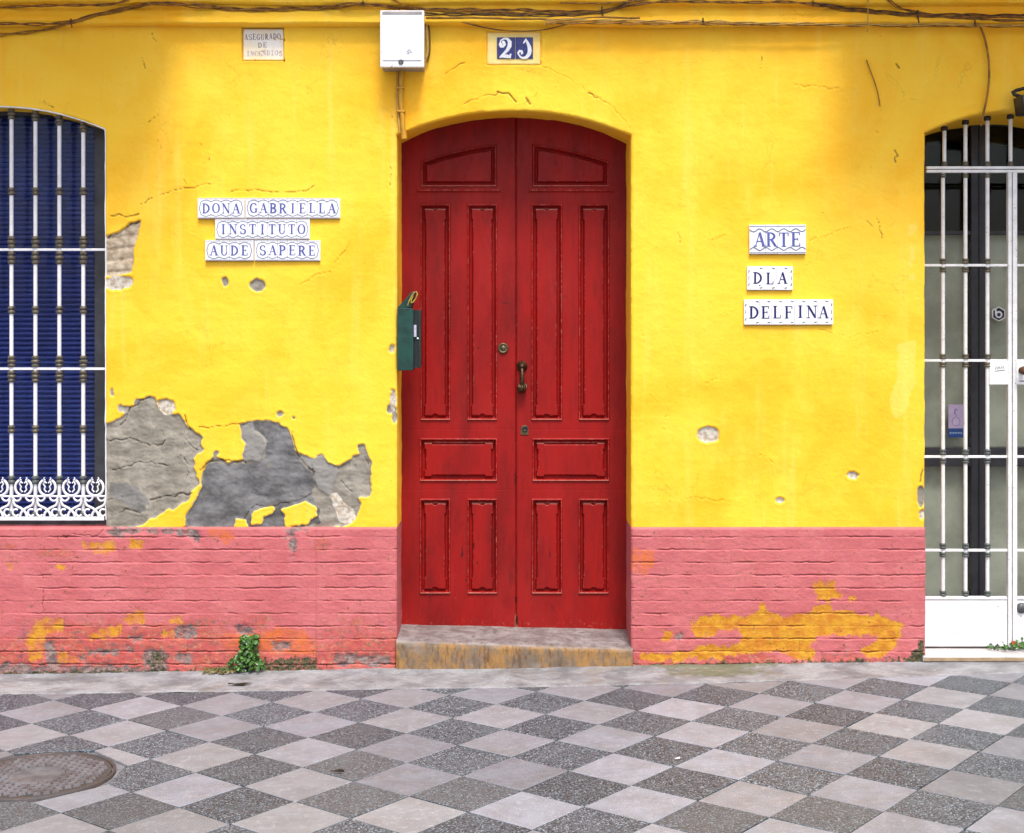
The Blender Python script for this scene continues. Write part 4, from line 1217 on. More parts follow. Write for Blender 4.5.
for px in (944.3, 965.4, 987.4, 1010.4, 1036, 1060.5, 1083, 1106):
    k = (D + IY) / D
    pxw = (px - 512) * k + 512
    yt = 345 - (345 - float(arch_y(opg, pxw))) / k
    bar(gate, 'fanlight_bar', px, IY, yt - 4, 168, [(yt + 0.5, yt + 5.5, 0.0175, 1, 'dark_iron'), (161.5, 166.5, 0.0165, 2, None)], oi, 0.0105, 'white_gate')
b = MB(oi)
for (ya, yb) in ((166.6, 169.2), (170.0, 172.8)):
    xa, xb = W(926, 0, IY)[0], W(1124, 0, IY)[0]
    b.box(xa, xb, IY - 0.012, IY + 0.012, W(0, yb, IY)[2], W(0, ya, IY)[2])
b.build('transom', M['white_gate'], gate, bevel=0.0015)
posts = [(917.5, 922.0), (1007.2, 1010.9), (1011.8, 1016.2), (1104, 1109)]
b = MB(oi)
for (xa, xb) in posts: b.box(W(xa, 0, IY)[0], W(xb, 0, IY)[0], IY - 0.016, IY + 0.016, W(0, 647.5, IY)[2], W(0, 172.9, IY)[2])
b.build('gate_frame', M['white_gate'], gate, bevel=0.002)
for y in (265.3, 360.5, 456.6, 550.2):
    b = MB(oi); z = W(0, y, IY)[2]
    for (xa, xb) in ((922.0, 1007.2), (1016.2, 1104)): b.box(W(xa, 0, IY)[0], W(xb, 0, IY)[0], IY - 0.007, IY + 0.007, z - 0.0068, z + 0.0068)
    b.build('cross_rail', M['white_gate'], gate, bevel=0.0015)
for (xa, xb) in ((922.0, 1007.2), (1016.2, 1104)):
    b = MB(oi); b.pbox(xa, 599, xb, 646.5, IY - 0.008, IY + 0.006); b.build('kick_panel', M['white_panel'], gate, bevel=0.002)
    b = MB(oi); b.pbox(xa, 596.6, xb, 599.2, IY - 0.014, IY + 0.010); b.build('cross_rail', M['white_gate'], gate, bevel=0.0015)
b = MB(oi); b.pbox(989.5, 361.5, 1009.0, 384.5, IY - 0.014, IY - 0.0085)
np_ = b.build('note_plate', M['paper'], gate, bevel=0.001); np_['label'] = 'white plate with scribbled note left of the gate post'
b = MB(oi)
yp = IY - 0.0146
for (u, v_) in (((995, 369.5), (996.5, 366.6)), ((997, 369.2), (998.6, 366.8)), ((999, 369), (999.4, 366.5)), ((1000.6, 369), (1002.2, 366.4)), ((1003, 368.8), (1003.6, 366.2)), ((995, 371.2), (1005, 370))):
    p0, p1 = W(*u, yp), W(*v_, yp); b.ribbon([(p0[0], p0[2]), (p1[0], p1[2])], 0.0028, yp)
b.build('scribble', M['ink'], np_)
b = MB(oi); b.pbox(1016.4, 360.5, 1044, 384.5, IY - 0.022, IY - 0.0165)
lp = b.build('lock_plate', M['paper'], gate, bevel=0.001); lp['label'] = 'white plate carrying the rusty gate knob'
c0 = W(1021.8, 370.4, IY - 0.022)
b = MB(oi); b.lathe(c0[0], IY - 0.0215, [(0.018, 0), (0.019, 0.006), (0.012, 0.010), (0.011, 0.022), (0.020, 0.030), (0.0235, 0.040), (0.020, 0.052), (0.010, 0.058), (0.001, 0.059)], 20, 'y', c0[2])
b.build('gate_knob', M['rust'], lp)
b = MB(oi); p0, p1 = W(1019, 381, yp), W(1028, 381, yp); b.ribbon([(p0[0], p0[2]), (p1[0], p1[2])], 0.005, IY - 0.0225); b.build('scribble', M['ink'], lp)
c0 = W(1021.3, 608, IY - 0.008)
b = MB(oi); b.lathe(c0[0], IY - 0.0078, [(0.028, 0), (0.029, 0.006), (0.022, 0.014), (0.010, 0.018), (0.001, 0.019)], 22, 'y', c0[2]); b.build('round_boss', M['steel'], gate)

# ------------------------------------------------------------------ hand painted serif letters
TK, TN = 0.17, 0.065


def L_(x0, y0, x1, y1, wd): return ('s', [(x0, y0), (x1, y1)], [wd, wd])


def A_(cx, cy, rx, ry, a0, a1, w0, w1, n=14):
    """arc whose width swells between w0 (top and bottom) and w1 (sides)"""
    pts, ws_ = [], []
    for t in np.linspace(R(a0), R(a1), n):
        pts.append((cx + rx * math.cos(t), cy + ry * math.sin(t))); ws_.append(w0 + (w1 - w0) * abs(math.cos(t)))
    return ('s', pts, ws_)


def serif(x, y, wd=0.30): return L_(x - wd / 2, y, x + wd / 2, y, TN)


def stem(x, wd=TK): return [L_(x, 0.0, x, 1.0, wd), serif(x, 0.035), serif(x, 0.965)]


GLYPH = {
    'D': (0.74, stem(0.17) + [A_(0.17, 0.5, 0.47, 0.46, 90, -90, TN, TK)]),
    'O': (0.76, [A_(0.38, 0.5, 0.29, 0.46, 0, 360, TN, TK, 26)]),
    'N': (0.78, [L_(0.13, 0, 0.13, 1, TN), L_(0.65, 0, 0.65, 1, TN), L_(0.13, 0.97, 0.65, 0.03, TK * 0.95), serif(0.13, 0.035, .26), serif(0.10, 0.965, .2), serif(0.65, 0.965, .26)]),
    'A': (0.80, [L_(0.13, 0.03, 0.40, 0.97, TN), L_(0.40, 0.97, 0.66, 0.03, TK), L_(0.22, 0.36, 0.56, 0.36, TN), serif(0.12, 0.035, .24), serif(0.67, 0.035, .28)]),
    'G': (0.78, [A_(0.40, 0.5, 0.30, 0.46, 48, 318, TN, TK, 22), L_(0.62, 0.08, 0.62, 0.42, TK * .9), serif(0.62, 0.43, .28), L_(0.62, 0.68, 0.62, 0.9, TN)]),
    'B': (0.70, stem(0.17) + [A_(0.2, 0.735, 0.34, 0.23, 90, -90, TN, TK), A_(0.2, 0.265, 0.39, 0.235, 90, -90, TN, TK)]),
    'R': (0.76, stem(0.17) + [A_(0.2, 0.72, 0.35, 0.245, 90, -90, TN, TK), L_(0.36, 0.48, 0.62, 0.05, TK * .95), serif(0.66, 0.035, .2)]),
    'I': (0.36, stem(0.18)),
    'E': (0.66, stem(0.17) + [L_(0.17, 0.965, 0.56, 0.965, TN), L_(0.17, 0.035, 0.58, 0.035, TN), L_(0.17, 0.51, 0.44, 0.51, TN), L_(0.56, 0.98, 0.56, 0.78, TN), L_(0.58, 0.02, 0.58, 0.24, TN), L_(0.44, 0.42, 0.44, 0.60, TN)]),
    'F': (0.64, stem(0.17) + [L_(0.17, 0.965, 0.56, 0.965, TN), L_(0.17, 0.51, 0.44, 0.51, TN), L_(0.56, 0.98, 0.56, 0.76, TN), L_(0.44, 0.42, 0.44, 0.60, TN)]),
    'L': (0.64, stem(0.17) + [L_(0.17, 0.035, 0.56, 0.035, TN), L_(0.56, 0.02, 0.56, 0.28, TN)]),
    'S': (0.62, [A_(0.31, 0.735, 0.21, 0.225, 30, 270, TN, TK * .8, 16), A_(0.31, 0.27, 0.23, 0.235, 90, -150, TN, TK, 16), L_(0.50, 0.70, 0.50, 0.95, TN), L_(0.10, 0.05, 0.10, 0.32, TN)]),
    'T': (0.68, [L_(0.34, 0, 0.34, 0.95, TK), serif(0.34, 0.035), L_(0.06, 0.955, 0.62, 0.955, TN), L_(0.06, 0.98, 0.06, 0.74, TN), L_(0.62, 0.98, 0.62, 0.74, TN)]),
    'U': (0.76, [L_(0.17, 0.3, 0.17, 0.98, TK), L_(0.60, 0.3, 0.60, 0.98, TN), A_(0.385, 0.32, 0.215, 0.28, 180, 360, TN, TK * .7, 12), serif(0.17, 0.965), serif(0.60, 0.965, .24)]),
    'P': (0.68, stem(0.17) + [A_(0.2, 0.71, 0.36, 0.255, 90, -90, TN, TK)]),
    'C': (0.74, [A_(0.40, 0.5, 0.30, 0.46, 48, 312, TN, TK, 22), L_(0.61, 0.66, 0.61, 0.9, TN), L_(0.61, 0.1, 0.61, 0.32, TN)]),
}


def vstroke(b, pts, ws_, y, lift):
    p = np.asarray(pts, float); wv = np.asarray(ws_, float)
    t = np.gradient(p, axis=0); t /= np.linalg.norm(t, axis=1)[:, None] + 1e-12
    nrm = np.c_[-t[:, 1], t[:, 0]] * wv[:, None] / 2
    a, c = p + nrm, p - nrm
    m = len(p)
    yy = y - lift
    b.add([(q[0], yy, q[1]) for q in a] + [(q[0], yy, q[1]) for q in c], [(i, i + 1, m + i + 1, m + i) for i in range(m - 1)])


def glyph(b, ch, x, z, h, wscale, y, rng=None):
    """x, z: left and bottom in metres; returns nothing"""
    for i, (_, pts, ws_) in enumerate(GLYPH[ch][1]):
        q = [(x + px * h * wscale, z + pz * h) for px, pz in pts]
        vstroke(b, q, [w_ * h for w_ in ws_], y, 0.0003 + 0.00012 * i)


def wordplate(word, px0, py0, px1, py1, label, border, ink, line, origin_out=0.012, tilt=0.0, clay=False):
    x0, x1 = (px0 - 512) / S, (px1 - 512) / S
    z0, z1 = HC + (345 - py1) / S, HC + (345 - py0) / S
    o = np.array([(x0 + x1) / 2, 0, (z0 + z1) / 2])
    root = empty('name_tile', o, label, 'tile sign', 'glazed name tiles on the yellow wall')
    yf = -origin_out - 0.006
    n = len(word)
    b = MB(o)
    ends = 0.35
    cell = (x1 - x0) / (n + 2 * ends)
    edges = [x0] + [x0 + cell * (ends + i) for i in range(1, n)] + [x1]
    for i in range(n):
        jz = random.uniform(-0.0006, 0.0006); jy = random.uniform(-0.0006, 0.0006)
        b.box(edges[i] + 0.0005, edges[i + 1] - 0.0005, yf + jy, 0.02, z0 + jz, z1 + jz)
    b.build('glazed_tile', M['glaze'], root, bevel=0.0018)
    yl = yf - 0.0008
    H_ = z1 - z0
    b = MB(o)
    lh = H_ * (0.50 if border != 'dash' else 0.50)
    zl = z0 + (H_ - lh) / 2
    for i, ch in enumerate(word):
        cxm = x0 + cell * (ends + i + 0.5)
        wd = GLYPH[ch][0] * lh * 1.06
        glyph(b, ch, cxm - wd / 2, zl + random.uniform(-.03, .03) * lh, lh, 1.06, yl)
    if word == 'DLA':
        cxm = x0 + cell * (ends + 0.5)
        b.ribbon([(cxm + 0.008, zl - 0.006), (cxm + 0.014, zl - 0.010)], 0.006, yl)
    b.build('lettering', M[ink], root)
    b = MB(o)
    lw = 0.0032
    if border == 'scallop':
        mz, mx = H_ * 0.14, H_ * 0.14
        amp = H_ * 0.045
        per = cell
        xs_ = np.linspace(x0 + mx + amp, x1 - mx - amp, 14 * n)
        ph = 2 * math.pi * (xs_ - (x0 + cell * ends + cell / 2)) / per
        wv = amp * np.abs(np.cos(ph / 2)) * 2 - amp
        topl = np.c_[xs_, z1 - mz + wv - amp * .2]
        botl = np.c_[xs_, z0 + mz - wv + amp * .2]
        # pointed brackets closing both ends
        def endc(s):
            xe = x0 + mx * .62 if s < 0 else x1 - mx * .62
            xi = xs_[0] if s < 0 else xs_[-1]
            za, zc = (topl[0, 1], botl[0, 1]) if s < 0 else (topl[-1, 1], botl[-1, 1])
            zm = (z0 + z1) / 2
            t = np.linspace(0, 1, 18)
            return np.c_[xi + (xe - xi) * np.sin(np.pi * t) ** 0.8 * (0.85 + 0.15 * np.cos(4 * np.pi * t)), za + (zc - za) * t]
        ink_l = lw
        b.ribbon(topl, ink_l, yl); b.ribbon(botl, ink_l, yl, 0.0007); b.ribbon(endc(-1), ink_l, yl, 0.0008); b.ribbon(endc(1), ink_l, yl, 0.0009)
        e = 0.0035
        b.ribbon([(x0 + e, z1 - e), (x1 - e, z1 - e)], 0.002, yl); b.ribbon([(x0 + e, z0 + e), (x1 - e, z0 + e)], 0.002, yl)
        for xx in edges[1:-1]: pass
    elif border == 'wave':
        xs_ = np.linspace(x0 + 0.002, x1 - 0.002, 90)
        wv = H_ * 0.05 * np.cos(2 * math.pi * (xs_ - x0 - cell * (ends + .5)) / cell)
        b.ribbon(np.c_[xs_, z1 - H_ * .19 + wv], 0.0048, yl); b.ribbon(np.c_[xs_, z0 + H_ * .17 - wv], 0.0048, yl)
        b.ribbon([(x0 + .002, z1 - H_ * .05), (x1 - .002, z1 - H_ * .05)], 0.003, yl)
        b.ribbon([(x0 + .002, z0 + H_ * .045), (x1 - .002, z0 + H_ * .045)], 0.003, yl)
    else:
        for i in range(n):
            xc = x0 + cell * (ends + i + 0.5)
            for zz, s in ((z1 - H_ * .085, 1), (z0 + H_ * .085, -1)):
                b.ribbon([(xc - 0.007 + .018, zz + s * 0.002), (xc + .018, zz), (xc + 0.007 + .018, zz - s * 0.002)], 0.0042, yl)
        for xe in (x0 + cell * ends * .42, x1 - cell * ends * .42):
            for f in (0.22, 0.78):
                b.ribbon([(xe - 0.002, z0 + H_ * f - .007), (xe, z0 + H_ * f), (xe + 0.002, z0 + H_ * f + 0.007)], 0.0045, yl)
            b.ribbon([(xe, z0 + H_ * .42), (xe, z0 + H_ * .58)], 0.003, yl)
    b.build('painted_border', M[line], root)
    b = MB(o)
    b.box(x0 + 0.002, x1 - 0.002, yf + 0.006, 0.02, z0 - 0.004, z0 + 0.004); b.build('mortar_bed', M['clay'], root, bevel=0.002)
    if tilt: root.rotation_euler = (0, R(tilt), 0)
    return root


wordplate('DONA', 198.3, 198.3, 245.2, 218.6, 'white tile strip reading DONA in soft blue serif letters', 'scallop', 'blue_soft', 'blue_line', tilt=-0.1)
wordplate('GABRIELLA', 246.0, 198.3, 340.6, 218.5, 'white tile strip reading GABRIELLA in soft blue serif letters', 'scallop', 'blue_soft', 'blue_line', tilt=0.1)
wordplate('INSTITUTO', 215.8, 219.4, 310.3, 239.6, 'white tile strip reading INSTITUTO below the name GABRIELLA', 'scallop', 'blue_soft', 'blue_line', tilt=-0.1)
wordplate('AUDE', 205.8, 240.4, 254.2, 260.8, 'white tile strip reading AUDE at lower left of its cluster', 'scallop', 'blue_soft', 'blue_line')
wordplate('SAPERE', 255.0, 240.4, 320.8, 260.8, 'white tile strip reading SAPERE to the right of AUDE', 'scallop', 'blue_soft', 'blue_line', tilt=0.15)
wordplate('ARTE', 748.8, 225.0, 805.4, 254.0, 'white tile sign reading ARTE between wavy blue lines', 'wave', 'blue_soft', 'blue_line', tilt=-0.3)
wordplate('DLA', 746.5, 266.5, 792.3, 290.0, 'short white tile sign reading DLA in dark navy letters', 'dash', 'blue_deep', 'blue_deep', tilt=0.2)
wordplate('DELFINA', 743.5, 299.5, 832.5, 324.6, 'white tile sign reading DELFINA in dark navy letters with dashed border', 'dash', 'blue_deep', 'blue_deep', tilt=-0.2)

# ------------------------------------------------------------------ house number 21
o = np.array([(513.5 - 512) / S, 0, HC + (345 - 47) / S])
hn = empty('house_number', o, 'blue number plate with white 21 set in a pale plastered panel above the door', 'house number')
b = MB(o)
a, c = W(486.5, 65.0), W(541.0, 31.5)
b.box(a[0] + 0.003, c[0] - 0.003, 0.001, 0.03, a[2] + 0.003, c[2] - 0.004)
b.build('plastered_panel', M['plaque_niche'], hn, bevel=0.008, seg=4)
b = MB(o)
for (p0, p1) in ((497.0, 515.2), (515.6, 533.0)):
    a, c = W(p0, 58.8), W(p1, 37.4); b.box(a[0], c[0], -0.0045, 0.006, a[2], c[2])
b.build('number_tile', M['blue_plate'], hn, bevel=0.002)
yl = -0.0053
b = MB(o)
def wpts(pts, sc=11.378, ox=470, oy=20): return [tuple(W(ox + x / sc, oy + y / sc)[[0, 2]]) for x, y in pts]
k_ = 1 / 11.378 / S
vstroke(b, wpts([(352, 262), (345, 285), (352, 300), (375, 300), (392, 280), (385, 258), (365, 250)]), [36 * k_] * 7, yl, 0.0002)
vstroke(b, wpts([(345, 270), (350, 235), (385, 214), (425, 216), (452, 250), (450, 300), (425, 345), (385, 385), (345, 420)]), [14 * k_, 16 * k_, 20 * k_, 30 * k_, 44 * k_, 46 * k_, 38 * k_, 26 * k_, 16 * k_], yl, 0.0004)
vstroke(b, wpts([(335, 428), (375, 412), (415, 414), (455, 420), (465, 385)]), [14 * k_, 34 * k_, 44 * k_, 40 * k_, 14 * k_], yl, 0.0006)
vstroke(b, wpts([(605, 270), (620, 250), (640, 215)]), [8 * k_, 20 * k_, 10 * k_], yl, 0.0002)
vstroke(b, wpts([(630, 215), (655, 260), (675, 310), (680, 350), (672, 390), (645, 425), (610, 436), (575, 425), (553, 395)]), [12 * k_, 30 * k_, 42 * k_, 46 * k_, 44 * k_, 38 * k_, 26 * k_, 20 * k_, 16 * k_], yl, 0.0004)
vstroke(b, wpts([(553, 400), (548, 375), (565, 355), (588, 360), (594, 380), (580, 393)]), [16 * k_, 24 * k_, 30 * k_, 30 * k_, 26 * k_, 14 * k_], yl, 0.0006)
b.build('numeral', M['sticker_white'], hn)

# ------------------------------------------------------------------ worn insurance plaque
o = np.array([(262.5 - 512) / S, 0, HC + (345 - 43.5) / S])
pq = empty('insurance_plaque', o, 'small worn white plaque with faded lettering let into the wall at upper left', 'plaque')
a, c = W(241.5, 60.8), W(283.8, 26.8)
b = MB(o); b.box(a[0] + 0.006, c[0] - 0.004, 0.016, 0.06, a[2] + 0.008, c[2] - 0.008); b.build('plaque_face', M['plaque_white'], pq, bevel=0.004)
rng = random.Random(4)
for word, yc, hpx, xa, xb, mt in (('ASEGURADO', 36.0, 6.0, 243.5, 280.5, 'ink_worn'), ('DE', 44.3, 5.0, 257, 267, 'ink_worn'), ('INCENDIOS', 52.6, 5.2, 245.5, 282, 'violet_worn')):
    b = MB(o); n = len(word); hh_ = hpx / S
    for i, ch in enumerate(word):
        xc = (xa + (xb - xa) * (i + .5) / n - 512) / S
        wd = (xb - xa) / n / S * 0.86
        glyph(b, ch, xc - wd / 2, HC + (345 - yc) / S - hh_ / 2 + rng.uniform(-.003, .003), hh_, wd / (GLYPH[ch][0] * hh_), 0.0156)
    b.build('faded_lettering', M[mt], pq)

# ------------------------------------------------------------------ meter box
o = np.array([(402 - 512) / S, -0.02, HC + (345 - 67) / S])
mb_ = empty('meter_box', o, 'white meter box fixed under the cornice left of the number plate', 'meter box')
DB = -0.135
b = MB(o); a, c = W(380.0, 67.2, DB), W(424.2, 10.2, DB)
b.box(a[0] + .004, c[0] - .004, DB + 0.012, 0.01, a[2] + .004, c[2] - .004)
b.build('box_body', M['meter_grey'], mb_, bevel=0.006)
b = MB(o)
b.box(a[0], c[0], DB, DB + 0.020, a[2], c[2])
lid = b.build('lid', M['meter_white'], mb_, bevel=0.005, seg=3)
b = MB(o); i_ = 0.012
b.box(a[0] + i_, c[0] - i_, DB - 0.004, DB + .002, a[2] + 0.034, c[2] - 0.026); b.build('lid_face', M['meter_white'], lid, bevel=0.003)
b = MB(o); b.box(a[0] + i_, c[0] - i_, DB - 0.0035, DB + .002, c[2] - 0.022, c[2] - 0.006); b.build('lid_lip', M['meter_grey'], lid, bevel=0.002)
c0 = W(401, 62.0, DB); b = MB(o); b.lathe(c0[0], DB, [(0.013, 0), (0.0135, 0.004), (0.010, 0.006), (0.006, 0.004), (0.001, 0.004)], 18, 'y', c0[2]); b.build('lid_lock', M['steel'], lid)
b = MB(o)
for (u, v_) in ((406.5, 52), (408, 50.5), (409.5, 52.5), (407, 54)): 
    p0 = W(u, v_, DB - 0.0045); b.ribbon([(p0[0], p0[2]), (p0[0] + 0.007, p0[2] + 0.005), (p0[0] + 0.012, p0[2] - 0.002)], 0.003, DB - 0.0045)
b.build('faded_mark', M['blue_line'], lid)


def wallpath(pts, out, n=6, jit=0.0, seed=0):
    """photo polyline -> smooth 3-D path hugging the wall at distance out"""
    P = np.array(pts, float)
    d = np.r_[0, np.cumsum(np.hypot(*np.diff(P, axis=0).T))]
    m = max(int(d[-1] / n), 6)
    t = np.linspace(0, d[-1], m)
    x = np.interp(t, d, P[:, 0]); y = np.interp(t, d, P[:, 1])
    k = np.array([1, 2, 3, 2, 1]) / 9.0
    if m > 8:
        xs_, ys_ = np.convolve(np.pad(x, 2, 'edge'), k, 'valid'), np.convolve(np.pad(y, 2, 'edge'), k, 'valid')
        xs_[0], ys_[0], xs_[-1], ys_[-1] = x[0], y[0], x[-1], y[-1]; x, y = xs_, ys_
    if jit: y = y + jit * fbm(t / 22, t * 0 + seed, 3, 600 + seed); 
    if callable(out): o_ = np.array([out(a, c_) for a, c_ in zip(x, y)])
    else: o_ = np.full(m, out)
    if jit: o_ = o_ + 0.002 * np.abs(fbm(t / 15, t * 0 + seed + 5, 2, 640))
    kk = (D - o_) / D
    return np.c_[(x - 512) / S * kk, -o_, HC + (345 - y) / S * kk]


prof_a = np.array(prof)
def ledge(x, y):
    yy = np.clip(y, -20, 29)
    i = np.argsort(prof_a[:, 1])
    return float(np.interp(yy, prof_a[i, 1], prof_a[i, 0])) + 0.010


def cable(pts, r, mat, label, jit=0.7, seed=0, out=None, name='cable', group='cables strung along the cornice', cat='cable'):
    P = wallpath(pts, out or ledge, 5, jit, seed)
    o = P[0].copy()
    b = MB(o)
    if name == 'cable' and r > 0.0055:
        tw = np.linspace(0, len(P) * 0.55, len(P)) + seed
        off = np.c_[np.zeros(len(P)), 0.6 * np.sin(tw), np.cos(tw)] * r * 0.75
        gap = (1 + 0.9 * np.clip(fbm(np.arange(len(P)) / 6.0, np.zeros(len(P)) + seed, 2, 660), 0, 1))[:, None]
        b.tube(P + off * gap, r * 0.62, 7); b.tube(P - off * gap, r * 0.55, 7)
    else: b.tube(P, r, 8)
    ob = b.build(name, M[mat], None, loc=tuple(o))
    return tag(ob, label, cat, group)


cable([(-60, 9), (0, 7), (60, 5.5), (110, 5), (125, 2), (136, -6)], 0.0065, 'cable_brown', 'brown cable rising out of the picture above the left window', seed=1)
cable([(-60, 23), (0, 23.5), (40, 24), (68, 22.5), (100, 13), (130, 7), (152, 2.2), (170, 2.6), (200, 5.5), (240, 9.5), (280, 9), (320, 8), (345, 4.5), (362, 3)], 0.0068, 'cable_brown', 'brown cable dipping from the left window to its clip left of the meter box', seed=2)
cable([(-60, 38), (0, 35), (40, 31), (68, 24.5), (100, 15), (130, 9), (152, 4), (172, 4.3), (200, 7), (240, 11), (280, 10), (320, 9), (345, 6), (364, 4.5), (385, 6.5), (400, 8.5)], 0.0065, 'cable_ochre', 'lowest ochre cable sagging above the left window towards the meter box', seed=3)
cable([(364, 3), (400, 8), (424, 9.5), (470, 9.5), (520, 10), (560, 11), (600, 11.5), (614, 9), (640, 4), (662, 1.5), (700, 2), (740, 2.5), (780, 1.5), (810, 4), (850, 10.5), (885, 14), (920, 16), (970, 17), (1090, 18)], 0.0065, 'cable_brown', 'brown cable running from the meter box along the whole right side of the cornice', seed=4)
cable([(385, -8), (397, 3), (410, 7.5), (440, 11), (500, 12.3), (560, 14), (590, 13), (612, 9.8), (632, 2), (645, -6)], 0.0060, 'cable_ochre', 'ochre cable curling up out of the picture right of the meter box', seed=5)
cable([(424, 14), (470, 14.5), (520, 15.2), (560, 16), (592, 13.5), (613, 10.6), (628, 3.2), (636, -6)], 0.0060, 'cable_dark', 'dark cable just above the number plate bending upwards at a clip', seed=6)
cable([(812, 2.5), (850, 8.5), (882, 11.5), (920, 14), (970, 15), (1090, 15.5)], 0.0062, 'cable_dark', 'dark cable in the bundle above the right gate', seed=7)
cable([(884, -6), (892, 4), (902, 9), (918, 12.6), (960, 18.5), (1000, 20.3), (1090, 22)], 0.0060, 'cable_brown', 'brown cable curving down into the bundle above the right gate', seed=8)
cable([(545, 20.8), (600, 20.2), (660, 21.3), (700, 21.8), (760, 23), (800, 24.2), (860, 25), (920, 25.2), (960, 24.2), (1090, 26.5)], 0.0060, 'cable_cream', 'pale cream cable lying along the lower cornice ledge to the right', jit=1.2, seed=9)
cable([(426, 22), (440, 19.5), (455, 20.5), (470, 24), (486, 28.5), (512, 31.5), (540, 30.8), (560, 26), (576, 21.5)], 0.0036, 'cable_brown', 'thin brown wire sagging across the top of the number plate', jit=0.4, seed=10, out=lambda x, y: 0.05 if y < 26 else 0.024)
cable([(424.5, 20), (427, 24), (427, 33), (426, 40), (428.5, 48), (428, 57), (424, 64), (419, 68)], 0.0055, 'cable_cream', 'cream cable looping down the right side of the meter box', jit=0.4, seed=11, out=lambda x, y: 0.03, group='cables beside the meter box')
cable([(425.5, 16), (429, 22), (430.5, 30), (429, 38), (430.6, 46), (430, 56), (427, 62)], 0.0040, 'cable_dark', 'dark cable tucked behind the right side of the meter box', jit=0.4, seed=12, out=lambda x, y: 0.022, group='cables beside the meter box')
cable([(977, 22), (982, 28), (986, 42), (989, 60), (989.5, 75), (988, 92), (985, 108), (982, 118), (981, 126)], 0.0060, 'cable_ochre', 'ochre wire hanging down to the top of the right gate', jit=0.5, seed=13, out=lambda x, y: 0.045 if y < 28 else (0.02 if y < 106 else 0.014), name='hanging_wire', group='wires hanging below the cornice')
cable([(868, -6), (868, 12), (867.6, 32)], 0.0026, 'cable_cream', 'short thin pale wire crossing the cornice bundle above the gate', jit=0.2, seed=14, out=lambda x, y: 0.075, name='hanging_wire', group='wires hanging below the cornice')
cable([(866.5, 60), (870, 70), (875, 82), (879, 96), (880, 106)], 0.0028, 'cable_brown', 'thin brown wire stub hanging from the yellow wall left of the gate', jit=0.4, seed=15, out=lambda x, y: 0.012, name='hanging_wire', group='wires hanging below the cornice')


cable([(545, 23.2), (590, 22.6), (650, 23.6), (704, 23.4), (760, 24.8), (820, 25.6), (880, 26), (925, 26.4), (975, 25.6), (1090, 28)], 0.0056, 'cable_ochre', 'thick ochre cable just under the pale ledge cable on the right', jit=1.0, seed=16)
cable([(426, 17.5), (470, 18), (520, 18.6), (556, 19.2), (600, 17), (640, 17.6)], 0.0050, 'cable_ochre', 'ochre cable ending on the ledge right of the number plate', jit=1.0, seed=17)
cable([(560, 3), (600, 3.4), (640, 1.0), (660, -5)], 0.0044, 'cable_ochre', 'short ochre cable at the very top between two clips', jit=0.8, seed=18)

def clip(px, py, hpx, label):
    p = wallpath([(px, py - hpx / 2), (px, py), (px + 1, py + hpx / 2)], lambda x, y: ledge(x, py) + 0.006, 2)
    o = p[0].copy(); b = MB(o); b.tube(p, 0.0038, 6)
    q = W(px, py, -(ledge(px, py) + 0.006))
    b.lathe(q[0], q[1], [(0.004, 0.0), (0.0075, 0.002), (0.006, 0.007), (0.001, 0.009)], 10, 'y', q[2])
    return tag(b.build('cable_clip', M['cable_dark'], None, loc=tuple(o)), label, 'clip', 'clips holding the cables')


clip(71, 23, 9, 'dark clip gathering cables above the right edge of the left window')
clip(363, 3.5, 6, 'dark clip on the cables just left of the meter box')
clip(602, 11.5, 10, 'dark clip where cables bend upward right of the number plate')
clip(703, 21.5, 7, 'small dark clip on the pale ledge cable above the yellow wall')
clip(918, 17, 14, 'tall dark clip tying the bundle above the left corner of the gate')
clip(813, 3.5, 6, 'dark clip at top where the right cable bundle begins')
clip(975, 23.5, 7, 'dark clip where the ochre wire starts hanging above the gate')

# conduit from the meter box to the door head
P = wallpath([(401.5, 68), (401.3, 80), (400.6, 92), (401.0, 104), (402.5, 118), (403.2, 128), (404.4, 139)], lambda x, y: 0.022 if y < 128 else 0.018, 3)
o = P[0].copy(); b = MB(o); b.tube(P, 0.0125, 12); b.tube(P[-3:] + np.array([0, -0.001, 0]), 0.0155, 12)
cn = empty('conduit_pipe', o, 'yellow painted conduit running from the meter box down to the door arch', 'pipe')
b.build('pipe', M['conduit_yellow'], cn)
b = MB(o); q = P[:-2] + np.array([-0.020, 0.006, 0.0]); b.tube(q, 0.006, 8); b.build('thin_wire', M['cable_cream'], cn)
for y in (88, 111.5):
    b = MB(o); p = W(400.8 if y < 100 else 401.8, y, -0.02)
    b.box(p[0] - 0.026, p[0] + 0.018, -0.037, -0.004, p[2] - 0.006, p[2] + 0.006); b.build('pipe_strap', M['conduit_yellow'], cn, bevel=0.003)

